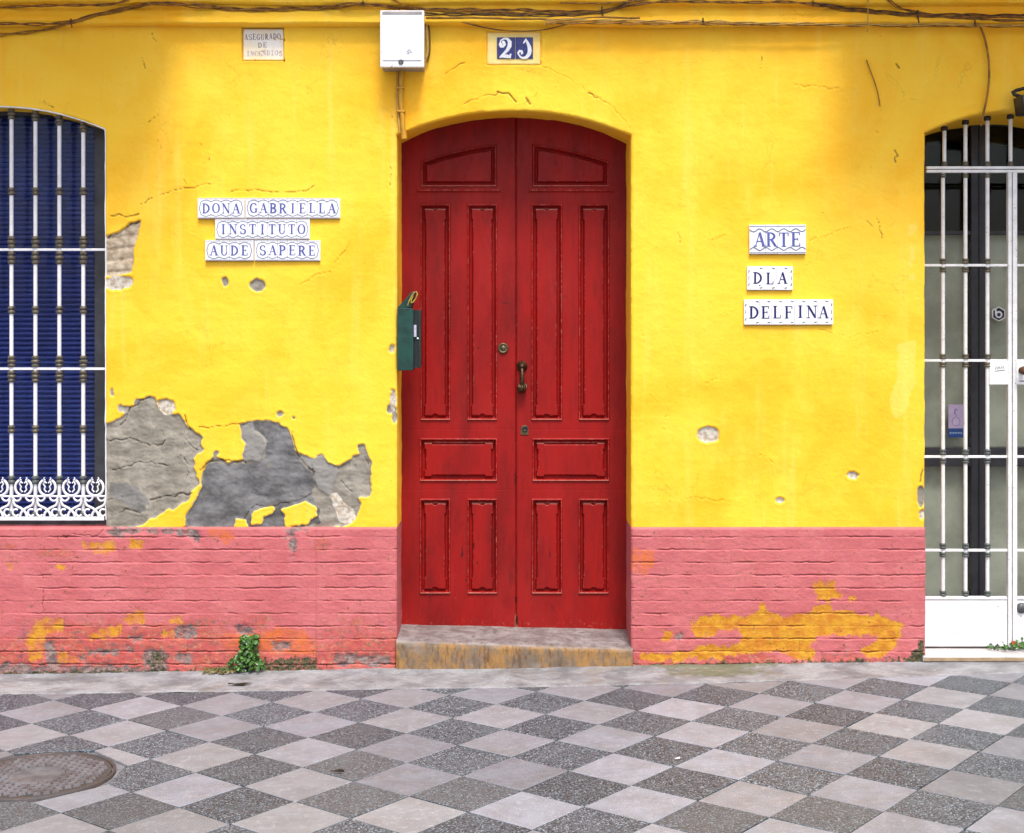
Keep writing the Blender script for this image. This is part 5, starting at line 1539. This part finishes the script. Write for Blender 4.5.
# ------------------------------------------------------------------ green letter box on the left jamb of the door
o = np.array([W(398, 370)[0], 0.02, W(398, 370)[2]])
lb = empty('letter_box', o, 'dark green letter box fixed to the left jamb of the red door', 'letter box')
d0, d1 = -0.03, 0.10          # the box sits in the reveal with its front towards the street
xa, xb = W(397.2, 0, d0)[0], W(413.5, 0, d0)[0]
zt1, zs, zb_ = W(0, 304.5, d0)[2], W(0, 308, d0)[2], W(0, 370.8, d0)[2]
b = MB(o)
b.prism([(xa, zb_ + 0.004), (xa + 0.006, zb_), (xb - 0.004, zb_ + 0.003), (xb, zb_ + 0.010), (xb, zs - 0.012), (xb - 0.008, zs), (xa + 0.004, zs + 0.003), (xa, zs - 0.004)], d0, d1)
b.build('box_body', M['mail_green'], lb, bevel=0.006, seg=3)
b = MB(o)   # raised sloping lid
b.prism([(xa, zs + 0.002), (xb - 0.012, zs + 0.002), (W(414.5, 0, d0)[0], W(0, 292.0, d0)[2]), (W(412.0, 0, d0)[0], W(0, 291.5, d0)[2]), (xa + 0.012, zs + 0.014)], d0 + 0.004, d1)
b.build('lid', M['mail_green'], lb, bevel=0.003)
b = MB(o); x1_ = xb + 0.001; x2_ = W(420.3, 0, d0)[0]
b.box(x1_, x2_ - 0.006, d0 + 0.018, d1 - 0.005, W(0, 368, d0)[2], W(0, 310, d0)[2]); b.build('side_slot', M['black'], lb)
b = MB(o); b.box(x1_, x1_ + 0.014, d0 + 0.004, d0 + 0.030, W(0, 337, d0)[2], W(0, 325, d0)[2]); b.build('folded_paper', M['violet_worn'], lb, bevel=0.002)
b = MB(o); b.box(x2_ - 0.007, x2_, d0 + 0.010, d1, W(0, 367, d0)[2], W(0, 309.5, d0)[2]); b.build('side_flap', M['mail_green'], lb, bevel=0.002)
c0 = W(417.6, 338.5, d0); b = MB(o); b.lathe(c0[0], d0 + 0.016, [(0.005, 0), (0.006, 0.004), (0.001, 0.006)], 10, 'y', c0[2]); b.build('rivet', M['sticker_white'], lb)
b = MB(o)
lp_ = [W(x, y, d0 - 0.012) for x, y in ((407.8, 305.5), (409.2, 301), (411.5, 296.5), (414.5, 292.3), (416.6, 291.8), (417.4, 294), (416, 298), (413.3, 302), (411, 303), (411.3, 299.5), (413.5, 295.5))]
b.tube(lp_, 0.0036, 8)
b.build('wire_loop', M['wire_yellow'], lb)

# ------------------------------------------------------------------ lamp bracket at the right edge
c0 = W(1024, 100)
o = np.array([c0[0], 0, c0[2]])
wlmp = empty('wall_lamp', o, 'dark metal wall lamp on a bent bracket above the right gate arch', 'lamp')
b = MB(o)
q = [W(x, y, -0.05) for x, y in ((1040, 88.5), (1024, 88.5), (1016, 90.5), (1012.5, 92.5), (1014, 94.5), (1020, 96.5), (1026, 98))]
for u, v_ in zip(q[:-1], q[1:]): pass
b.tube(q, 0.0095, 8)
b.tube([W(1040, 88.5, -0.05), W(1040, 88.5, 0.01)], 0.011, 8)
b.build('bracket', M['dark_iron'], wlmp)
b = MB(o)
xa, xb = W(1017.5, 0, -0.1)[0], W(1049, 0, -0.1)[0]
b.prism([(xa + .012, W(0, 114.5, -.1)[2]), (xb - .012, W(0, 114.5, -.1)[2]), (xb, W(0, 96.5, -.1)[2]), (xa, W(0, 96.5, -.1)[2])], -0.15, -0.035)
hd = b.build('lamp_housing', M['dark_iron'], wlmp, bevel=0.004)
b = MB(o)
b.prism([(xa + .018, W(0, 113, -.1)[2]), (xb - .018, W(0, 113, -.1)[2]), (xb - .008, W(0, 98.5, -.1)[2]), (xa + .009, W(0, 98.5, -.1)[2])], -0.156, -0.1495)
b.build('lamp_glass', M['steel'], hd, bevel=0.002)

# ------------------------------------------------------------------ stickers on the glazed door
c0 = W(998.6, 314, GD); R0 = 7.6 / S * (D + GD) / D
o = np.array([c0[0], GD - 0.0005, c0[2]])
hx = empty('hexagon_sticker', o, 'navy and white hexagon sticker with letter b on the glass door', 'sticker')
def hexa(r): return [(c0[0] + r * math.sin(R(60 * k)), c0[2] + r * math.cos(R(60 * k))) for k in range(6)][::-1]
b = MB(o); b.prism(hexa(R0), GD - 0.003, GD - 0.0006); b.build('white_hexagon', M['sticker_white'], hx)
b = MB(o); b.prism(hexa(R0 * 0.84), GD - 0.0036, GD - 0.0031); b.build('navy_hexagon', M['navy'], hx)
b = MB(o)
vstroke(b, [(c0[0] + R0 * .36 * math.cos(t), c0[2] - R0 * .08 + R0 * .36 * math.sin(t)) for t in np.linspace(0, 6.2832, 25)], [R0 * .22] * 25, GD - 0.0037, 0.0004)
vstroke(b, [(c0[0] - R0 * .40, c0[2] - R0 * .1), (c0[0] - R0 * .40, c0[2] + R0 * .58)], [R0 * .22] * 2, GD - 0.0037, 0.0007)
b.build('letter', M['sticker_white'], hx)
a, c = W(948.3, 437.5, GD), W(963.6, 404.5, GD)
o = np.array([(a[0] + c[0]) / 2, GD - 0.0005, a[2]])
fl = empty('flyer', o, 'small lilac flyer with a blue foot stuck on the glass door', 'flyer')
zm = W(0, 428.3, GD)[2]
b = MB(o); b.box(a[0], c[0], GD - 0.0016, GD - 0.0006, zm, c[2]); b.build('flyer_sheet', M['lilac'], fl)
b = MB(o); b.box(a[0], c[0], GD - 0.0016, GD - 0.0006, a[2], zm - 0.0002); b.build('flyer_foot', M['sticker_blue'], fl)
b = MB(o)
def wp(pts, d=GD): return [tuple(W(x, y, d)[[0, 2]]) for x, y in pts]
vstroke(b, wp([(956.5, 408.5), (955, 409.5), (954.6, 412), (955.2, 414.5), (956.8, 415.5)]), [.004, .006, .008, .006, .004], GD - 0.0017, 0.0003)
vstroke(b, wp([(955.5, 410.5), (957.6, 409.4), (957.4, 411)]), [.003, .006, .003], GD - 0.0017, 0.0006)
vstroke(b, wp([(952, 421), (953, 418), (955.8, 416.8), (958.6, 418), (960, 421.5), (958.5, 425), (955.5, 426), (952.5, 424.5), (952, 421)]), [.004] * 9, GD - 0.0017, 0.0004)
b.build('printed_figure', M['violet'], fl)
b = MB(o); rr = random.Random(2); x = 949.5
while x < 961.8:
    w_ = rr.uniform(.7, 1.4); vstroke(b, wp([(x, 433.0 + rr.uniform(-.3, .3)), (x + w_, 432.8)]), [.008] * 2, GD - 0.0017, 0.0003); x += w_ + .5
b.build('printed_line', M['sticker_pale'], fl)

# ------------------------------------------------------------------ pavement
O2 = np.array([1.49667756, -1.63625754]); E1 = np.array([0.19313915, 0.23525587]); E2 = np.array([0.22998313, -0.18932041])


def tile_mats():
    out = []
    m, nt, p = new_mat('pale_limestone'); N = NT(nt); v = N.coord()
    t = N.attr('tone'); t2 = N.attr('hue')
    c = N.mix(t2, (0.2669, 0.2684, 0.2916, 1), (0.2669, 0.2879, 0.3468, 1))
    c = N.mix(N.ramp(t2, 0.72, 0.95, 0, 0.55), c, (0.2342, 0.2293, 0.2162, 1))
    c = N.mix(N.ramp(N.noise(v, 7, 6, 0.65), 0.35, 0.68, 0, 0.55), c, (0.178, 0.1756, 0.186, 1))
    c = N.mix(N.ramp(N.noise(v, 30, 6, 0.75), 0.50, 0.70, 0, 0.65), c, (0.3746, 0.3758, 0.4022, 1))
    c = N.mix(N.ramp(N.noise(v, 75, 5, 0.75), 0.56, 0.70, 0, 0.5), c, (0.1311, 0.122, 0.1206, 1))
    c = N.mix(N.ramp(N.noise(v, 2.2, 4, 0.6), 0.52, 0.72, 0, 0.35), c, (0.178, 0.1709, 0.166, 1))
    c = N.mix(1.0, c, N.mix(t, (0.6882, 0.6882, 0.6882, 1), (1.05, 1.05, 1.05, 1)), 'MULTIPLY')
    N.set(p.inputs['Base Color'], c)
    N.set(p.inputs['Roughness'], N.ramp(N.noise(v, 9, 4), 0.3, 0.7, 0.42, 0.62))
    p.inputs['Specular IOR Level'].default_value = 0.4
    b1 = N.bump(N.noise(v, 90, 5, 0.65), 0.25, 0.003)
    N.set(p.inputs['Normal'], N.bump(N.noise(v, 12, 4), 0.2, 0.006, b1))
    out.append(m)
    m, nt, p = new_mat('grey_granite'); N = NT(nt); v = N.coord()
    t = N.attr('tone'); t2 = N.attr('hue')
    grain = N.noise(v, 150, 3, 0.7)
    cell = N.voronoi(v, 185, 'Color')
    sp = nt.nodes.new('ShaderNodeSeparateColor'); nt.links.new(cell, sp.inputs[0])
    g1 = N.mix(N.ramp(sp.outputs[0], 0.1, 0.95), (0.01998, 0.02521, 0.03173, 1), (0.1038, 0.1269, 0.1541, 1))
    g1 = N.mix(N.ramp(sp.outputs[1], 0.86, 0.93), g1, (0.2537, 0.2956, 0.336, 1))
    g1 = N.mix(N.ramp(sp.outputs[2], 0.93, 0.97, 0, 0.8), g1, (0.1307, 0.09127, 0.07934, 1))
    g1 = N.mix(N.ramp(grain, 0.45, 0.7, 0, 0.25), g1, (0.04766, 0.05738, 0.06908, 1))
    g1 = N.mix(N.ramp(N.noise(v, 5, 5, 0.6), 0.42, 0.7, 0, 0.35), g1, (0.1114, 0.1286, 0.1474, 1))
    g1 = N.mix(N.ramp(t2, 0.75, 0.95, 0, 0.4), g1, (0.0961, 0.09996, 0.1046, 1))
    g1 = N.mix(1.0, g1, N.mix(t, (0.82, 0.82, 0.82, 1), (1.12, 1.12, 1.12, 1)), 'MULTIPLY')
    N.set(p.inputs['Base Color'], g1)
    N.set(p.inputs['Roughness'], N.ramp(sp.outputs[1], 0, 1, 0.42, 0.7))
    N.set(p.inputs['Normal'], N.bump(N.noise(v, 140, 4, 0.7), 0.5, 0.004))
    out.append(m)
    return out


def mortar_mat(name, a, b_, moss=False):
    m, nt, p = new_mat(name); N = NT(nt); v = N.coord()
    c = N.mix(N.ramp(N.noise(v, 5, 6, 0.65), 0.35, 0.68), a, b_)
    c = N.mix(N.ramp(N.noise(v, 46, 5, 0.75), 0.50, 0.68, 0, 0.75), c, tuple(x * 0.55 for x in a[:3]) + (1,))
    c = N.mix(N.ramp(N.noise(v, 3.2, 5, 0.7), 0.52, 0.66, 0, 0.5), c, rgb(150, 134, 120))
    c = N.mix(N.ramp(N.noise(N.mapping(v, (0.8, 1.3, 1.3)), 20, 6, 0.75), 0.54, 0.70, 0, 0.6), c, rgb(206, 202, 200))
    if moss:
        mo = N.attr('moss')
        mo = N.math('ADD', mo, N.math('MULTIPLY', N.math('SUBTRACT', N.noise(v, 24, 5, 0.75), 0.5), 1.5))
        c = N.mix(N.ramp(mo, 0.45, 0.85, 0, 0.75), c, N.mix(N.noise(v, 50, 4), rgb(120, 126, 74), rgb(84, 88, 54)))
        c = N.mix(N.ramp(N.math('ADD', N.attr('dirt'), N.math('MULTIPLY', N.math('SUBTRACT', N.noise(v, 30, 5, 0.75), 0.5), 1.2)), 0.5, 0.9, 0, 0.8), c, rgb(74, 64, 50))
    N.set(p.inputs['Base Color'], c); p.inputs['Roughness'].default_value = 0.7
    b1 = N.bump(N.noise(v, 70, 5, 0.7), 0.5, 0.004)
    N.set(p.inputs['Normal'], N.bump(N.noise(v, 16, 4), 0.35, 0.01, b1))
    return m


MORTAR = mortar_mat('joint_mortar', rgb(144, 146, 152), rgb(110, 112, 118))
STRIP = mortar_mat('concrete_strip', rgb(172, 174, 178), rgb(120, 120, 124), True)
# base sheet to the horizon
V = [(-300, -300, ground_z(-300) - 0.010), (300, -300, ground_z(300) - 0.010), (300, 60, ground_z(300) - 0.010), (-300, 60, ground_z(-300) - 0.010)]
tag(link('ground', make_mesh('ground', V, faces=[(0, 1, 2, 3)], mat=MORTAR)), None, None, None, 'structure')
# manhole position
MH = np.array([W(0, 0)[0], 0.0])
def on_ground(px, py):
    dx, dz = (px - 512) / F, (345 - py) / F
    t = HC / (SLOPE * dx - dz)
    return np.array([t * dx, -D + t])
MH = on_ground(37.0, 775.5); MR = 0.292
# the strip's front edge, in photo pixels
EDGE = [(-300, 700), (0, 694.5), (130, 693.5), (256, 691.5), (330, 690.5), (420, 689.0), (512, 688.0), (640, 685.0), (770, 682.2), (900, 677.5), (1024, 673.0), (1330, 664)]
edge_xy = np.array([on_ground(*e) for e in EDGE])
edge_f = lambda x: np.interp(x, edge_xy[:, 0], edge_xy[:, 1])


def clip_poly(poly, keep):
    """Sutherland-Hodgman against one half-plane given by signed function keep(p) >= 0"""
    out = []
    for i in range(len(poly)):
        a, c = poly[i], poly[(i + 1) % len(poly)]
        fa, fc = keep(a), keep(c)
        if fa >= 0: out.append(a)
        if (fa >= 0) != (fc >= 0):
            t = fa / (fa - fc); out.append(a + (c - a) * t)
    return out


rng = np.random.RandomState(12)
Vt, Ft, Mi, At, Ah = [], [], [], [], []
for a in range(-34, 30):
    for c_ in range(-34, 30):
        ctr = O2 + E1 * (a + .5) + E2 * (c_ + .5)
        if not (-6.5 < ctr[0] < 7.5 and -8.5 < ctr[1] < 0.2): 
            rng.rand(6); continue
        r6 = rng.rand(6)
        g_ = 0.0075 + 0.004 * (r6[0] - .5)
        quad = [O2 + E1 * (a + g_) + E2 * (c_ + g_), O2 + E1 * (a + g_) + E2 * (c_ + 1 - g_), O2 + E1 * (a + 1 - g_) + E2 * (c_ + 1 - g_), O2 + E1 * (a + 1 - g_) + E2 * (c_ + g_)]
        jit_ = (rng.rand(4, 2) - .5) * 0.004
        quad = [q + j for q, j in zip(quad, jit_)]
        quad = clip_poly(quad, lambda p: edge_f(p[0]) - 0.004 - p[1])
        # pieces cut round the manhole frame
        dm = np.hypot(*(ctr - MH))
        if dm < 0.60 and len(quad) >= 3:
            n_ = (ctr - MH) / (dm + 1e-9)
            if dm < 0.2: continue
            quad = clip_poly(quad, lambda p: (p - MH) @ n_ - (MR + 0.03))
        if len(quad) < 3: continue
        h = 0.002 + 0.0025 * (r6[1] - .5); tx, ty = (r6[2] - .5) * 0.012, (r6[3] - .5) * 0.012
        zf = lambda p: ground_z(p[0]) + h + tx * (p[0] - ctr[0]) + ty * (p[1] - ctr[1])
        n0 = len(Vt); n_ = len(quad)
        cen = np.mean(quad, 0)
        inn = [q + (cen - q) / (np.linalg.norm(cen - q) + 1e-9) * 0.004 for q in quad]
        Vt += [(p[0], p[1], zf(p)) for p in inn] + [(p[0], p[1], zf(p) - 0.0022) for p in quad] + [(p[0], p[1], ground_z(p[0]) - 0.012) for p in quad]
        faces = [tuple(n0 + i for i in range(n_))]
        for i in range(n_):
            j = (i + 1) % n_
            faces += [(n0 + i, n0 + n_ + i, n0 + n_ + j, n0 + j), (n0 + n_ + i, n0 + 2 * n_ + i, n0 + 2 * n_ + j, n0 + n_ + j)]
        Ft += faces
        dark = (a + c_) % 2 != 0
        Mi += [1 if dark else 0] * len(faces); At += [r6[4]] * len(faces); Ah += [r6[5]] * len(faces)
# outline orientation: force the normals up
me = bpy.data.meshes.new('pavement'); me.from_pydata([tuple(map(float, v)) for v in Vt], [], Ft)
for m in tile_mats(): me.materials.append(m)
me.polygons.foreach_set('material_index', np.array(Mi, dtype=np.int32))
for nm, arr in (('tone', At), ('hue', Ah)):
    at = me.attributes.new(nm, 'FLOAT', 'FACE'); at.data.foreach_set('value', np.array(arr, dtype=np.float32))
bm = bmesh.new(); bm.from_mesh(me); bmesh.ops.recalc_face_normals(bm, faces=bm.faces); bm.to_mesh(me); bm.free()
tag(link('pavement', me), None, None, None, 'structure')

# uneven concrete strip between the tiles and the wall
xs = np.linspace(-7, 8, 1500); rows = 60
XX = np.repeat(xs[None, :], rows, 0)
tt = np.linspace(0, 1, rows)[:, None]
ef = edge_f(xs) + 0.006 * fbm(xs * 6, xs * 0, 3, 71) + 0.004
YY = ef[None, :] + tt * (0.06 - ef[None, :])
ZZ = ground_z(XX) + 0.0035 + 0.006 * fbm(XX * 3, YY * 5, 4, 72) + 0.002 * fbm(XX * 22, YY * 22, 3, 73) + 0.006 * smooth01(YY, -0.10, 0.0)
ZZ = np.minimum(ZZ, ZZ) - 0.006 * (1 - smooth01(tt, 0, 0.03))
# a few cast joints across it
jx = np.array([-1.62, -0.43, -0.02, 0.80, 1.9])
for q in jx: ZZ -= 0.004 * np.exp(-((XX - q - 0.02 * fbm(YY * 6, YY * 0 + q, 2, 74)) / 0.004) ** 2)
u_px = 512 + XX * S * D / (D + YY)
moss = 0.85 * np.exp(-((XX - 1.05) / 0.42) ** 2) * smooth01(YY, -0.42, -0.18) + 0.38 * smooth01(YY, -0.07, -0.01) + 0.3 * np.exp(-((XX + 1.4) / 0.35) ** 2) * smooth01(YY, -0.25, -0.05)
dirt = 0.62 * smooth01(YY, -0.045, -0.008) + 0.55 * np.exp(-((XX + 1.43) / 0.16) ** 2 - ((YY + 0.08) / 0.07) ** 2)
me = make_mesh('concrete_strip', np.stack([XX, YY, ZZ], -1).reshape(-1, 3), quads=grid_quads(rows, len(xs)), mat=STRIP, smooth=True, attrs={'moss': ('POINT', moss), 'dirt': ('POINT', dirt)})
tag(link('kerb_strip', me), None, None, None, 'structure')


# ------------------------------------------------------------------ manhole cover
def iron_mat():
    m, nt, p = new_mat('cast_iron'); N = NT(nt); v = N.coord()
    c = N.mix(N.ramp(N.noise(v, 9, 5, 0.65), 0.38, 0.64), rgb(112, 106, 106), rgb(122, 100, 90))
    c = N.mix(N.ramp(N.noise(v, 40, 4, 0.7), 0.55, 0.72, 0, 0.7), c, rgb(168, 164, 166))
    c = N.mix(N.ramp(N.noise(v, 4, 4, 0.7), 0.58, 0.7, 0, 0.5), c, rgb(112, 80, 64))
    N.set(p.inputs['Base Color'], c); p.inputs['Roughness'].default_value = 0.5; p.inputs['Metallic'].default_value = 0.25
    N.set(p.inputs['Normal'], N.bump(N.noise(v, 90, 4), 0.4, 0.003))
    return m


M['cast_iron'] = iron_mat()
M['iron_dark'] = paint('iron_dark', rgb(80, 78, 80), rgb(96, 84, 80), 0.6, 14, metallic=0.1, bump=0.4)
M['iron_worn'] = paint('iron_worn', rgb(140, 138, 142), rgb(108, 98, 96), 0.42, 12, metallic=0.15, bump=0.3)
M['cover_concrete'] = paint('cover_concrete', rgb(122, 120, 124), rgb(92, 90, 94), 0.7, 14, bump=0.4)
mz = ground_z(MH[0])
o = np.array([MH[0], MH[1], mz])
mh = empty('manhole_cover', o, 'round iron manhole cover with raised studs in the tiled pavement', 'manhole cover')
tilt = (0, -math.atan(SLOPE), 0)
mh.rotation_euler = tilt
b = MB((0, 0, 0))
b.lathe(0, 0, [(MR + 0.014, -0.02), (MR + 0.014, 0.003), (MR + 0.012, 0.005), (MR + 0.004, 0.005), (MR + 0.001, 0.002), (MR + 0.001, -0.02)], 72)
b.build('cover_frame', M['iron_dark'], mh)
b = MB((0, 0, 0))
b.lathe(0, 0, [(MR - 0.003, -0.02), (MR - 0.003, 0.000), (MR - 0.006, 0.003), (MR - 0.018, 0.003), (MR - 0.021, -0.001), (0.001, -0.001)], 72)
pt = b.build('cover_plate', M['iron_dark'], mh)
b = MB((0, 0, 0)); th0 = math.atan2(E1[1], E1[0]) - R(24)
ca, sa = math.cos(th0), math.sin(th0)
pitch = 0.034
for i in range(-14, 15):
    for j in range(-14, 15):
        u, v_ = i * pitch + (pitch / 2 if j % 2 else 0), j * pitch * 0.92
        r_ = math.hypot(u, v_)
        if r_ > MR - 0.034 or r_ < 0.112: continue
        s_, t_ = 0.0142, 0.0098
        pts_ = []
        for (sx, f) in ((1.0, -0.0012), (0.74, 0.0085)):
            for (dx, dy) in ((-s_ * sx, -t_ * sx), (s_ * sx, -t_ * sx), (s_ * sx, t_ * sx), (-s_ * sx, t_ * sx)):
                x_, y_ = u + dx, v_ + dy
                pts_.append((x_ * ca - y_ * sa, x_ * sa + y_ * ca, f + random.uniform(-.0004, .0004)))
        b.add(pts_, [(0, 1, 5, 4), (1, 2, 6, 5), (2, 3, 7, 6), (3, 0, 4, 7), (4, 5, 6, 7)])
b.build('stud_pattern', M['iron_worn'], pt)
b = MB((0, 0, 0)); b.lathe(0, 0, [(0.110, -0.001), (0.108, 0.0035), (0.098, 0.0045), (0.092, 0.002), (0.001, 0.0015)], 40); b.build('centre_disc', M['cover_concrete'], pt)


# ------------------------------------------------------------------ plants
def leaf_cloud(name, o, parent, spots, size, seed, mat='leaf'):
    r = random.Random(seed); V_, F_, tone = [], [], []
    for (x, y, z) in spots:
        n = Vector((r.gauss(0, .5), -1.0 + r.gauss(0, .35), 0.55 + r.gauss(0, .45))).normalized()
        t = n.cross(Vector((r.gauss(0, 1), r.gauss(0, 1), r.gauss(0, 1)))).normalized(); u = n.cross(t)
        s = size * r.uniform(0.55, 1.25); c = Vector((x, y, z)); k = len(V_)
        shape = [(0, -1), (0.55, -0.75), (0.95, -0.1), (0.75, 0.55), (0, 1.1), (-0.75, 0.55), (-0.95, -0.1), (-0.55, -0.75)]
        ctr = c + n * s * -0.12
        V_.append(tuple(ctr - Vector(o)))
        for (a, d_) in shape: V_.append(tuple(c + t * a * s * 0.8 + u * d_ * s + n * s * 0.12 * abs(a) - Vector(o)))
        F_ += [(k, k + 1 + i, k + 1 + (i + 1) % 8) for i in range(8)]
        tt_ = min(max(r.gauss(.42, .28), 0), 1); tone += [tt_] * 8
    me = make_mesh(name, V_, faces=F_, mat=M[mat], attrs={'leaf_tone': ('FACE', tone)})
    return link(name, me, parent)


r = random.Random(21)
base = np.array([W(245, 0)[0], -0.035, ground_z(W(245, 0)[0])])
pk = empty('wall_weed', base, 'leafy green weed growing at the foot of the pink plinth', 'plant')
spots = []
for i in range(420):
    t = r.random() ** 0.8
    zc = 0.012 + 0.185 * t
    wx = 0.112 * (1 - 0.55 * t ** 1.6) * (0.75 + 0.25 * math.sin(6 * t + 1))
    x = base[0] + 0.020 * t + r.uniform(-1, 1) * wx + 0.012
    y = -0.018 - r.random() * (0.075 - 0.02 * t)
    spots.append((x, y, base[2] + zc))
leaf_cloud('foliage', base, pk, spots, 0.0108, 3)
b = MB(base)
for i in range(16):
    s = spots[i * 17]
    b.tube([(base[0] + r.uniform(-.02, .02), -0.02, base[2]), ((base[0] + s[0]) / 2, s[1] * .8, (base[2] + s[2]) / 2 + .01), s], [0.0026, 0.002, 0.0012], 5)
b.build('stem', M['twig'], pk)
# creeping dry weed at its left foot
base2 = np.array([W(221, 0)[0], -0.05, ground_z(W(221, 0)[0])])
sp2 = [(base2[0] + max(-.075, min(.085, r.gauss(0, .045))), -0.02 - min(.06, abs(r.gauss(0, .03))), base2[2] + 0.010 + min(.022, abs(r.gauss(0, .010)))) for _ in range(190)]
M['leaf_dry'] = paint('leaf_dry', rgb(104, 96, 50), rgb(150, 132, 80), 0.6, 30, bump=0)
ow = leaf_cloud('creeping_weed', base2, None, sp2, 0.0085, 5, 'leaf_dry'); ow.location = tuple(base2)
tag(ow, 'dry olive creeping weed left of the leafy green plant', 'plant')
# grass tuft caught under the gate
base3 = np.array([W(1000, 0, IY)[0], 0.06, ground_z(2.5) + 0.042])
gt = empty('threshold_weed', base3, 'low green weed growing along the marble slab under the gate', 'plant')
sp3 = []
for i in range(170):
    px = r.uniform(986, 1046)
    y = IY - 0.02 - abs(r.gauss(0, .045)); x = W(px, 0, IY)[0]
    if px < 1002 and r.random() < .45: continue
    sp3.append((x, y, base3[2] + 0.005 + abs(r.gauss(0, .010)) * (1 + (px > 1012) * 1.2)))
leaf_cloud('foliage', base3, gt, sp3, 0.0085, 8)
b = MB(base3)
for k in range(14):
    x = W(r.uniform(986, 1040), 0, IY)[0]
    b.tube([(x, IY - 0.02, base3[2] + .002), (x + r.uniform(-.05, .05), IY - 0.05, base3[2] + .012), (x + r.uniform(-.09, .09), IY - 0.09, base3[2] + .004)], 0.0012, 5)
b.build('stem', M['twig'], gt)


def litter(px, py, pts, mat, name, label, cat, th=0.002, z=None, y=None):
    c = on_ground(px, py) if y is None else np.array([W(px, 0, y)[0], y])
    zz = (ground_z(c[0]) + 0.010) if z is None else z
    b = MB((0, 0, 0))
    n = len(pts)
    v = [(a, d_, th + 0.006 * math.sin(a * 90)) for a, d_ in pts] + [(a, d_, 0.0) for a, d_ in pts]
    b.add(v, [tuple(range(n)), tuple(range(2 * n - 1, n - 1, -1))] + [(i, i + n, (i + 1) % n + n, (i + 1) % n) for i in range(n)])
    ob = b.build(name, M[mat], None, loc=(float(c[0]), float(c[1]), float(zz)))
    return tag(ob, label, cat)


lf_ = [(-.020, 0), (-.010, .009), (.004, .011), (.018, .002), (.030, .004), (.018, -.004), (.004, -.010), (-.010, -.008)]
ob = litter(1015, 0, [(a * 1.3, d_ * 1.6) for a, d_ in lf_], 'dead_leaf', 'dead_leaf', 'orange dead leaf leaning on the gate above the weed', 'leaf', z=float(base3[2] + 0.022), y=IY - 0.03)
ob.rotation_euler = (R(70), R(35), R(10))
litter(240, 686, [(-.06, .0), (-.02, .018), (.03, .012), (.055, .03), (.04, .004), (.02, -.016), (-.02, -.010)], 'twig', 'dry_leaf', 'dark dry leaf lying on the strip below the leafy weed', 'leaf', 0.003)
litter(337, 774, [(-.03, .006), (-.012, .006), (.012, .0), (.03, -.007), (.021, -.010), (-.006, -.004), (-.027, .001)], 'twig', 'twig', 'short dark twig lying on the pavement tiles right of the manhole', 'twig', 0.006)
litter(677, 761, [(-.010, .002), (.0, .004), (.012, .0), (.005, -.004), (-.006, -.003)], 'paper', 'litter_scrap', 'white scrap of litter on a dark granite tile right of centre', 'litter', 0.003)
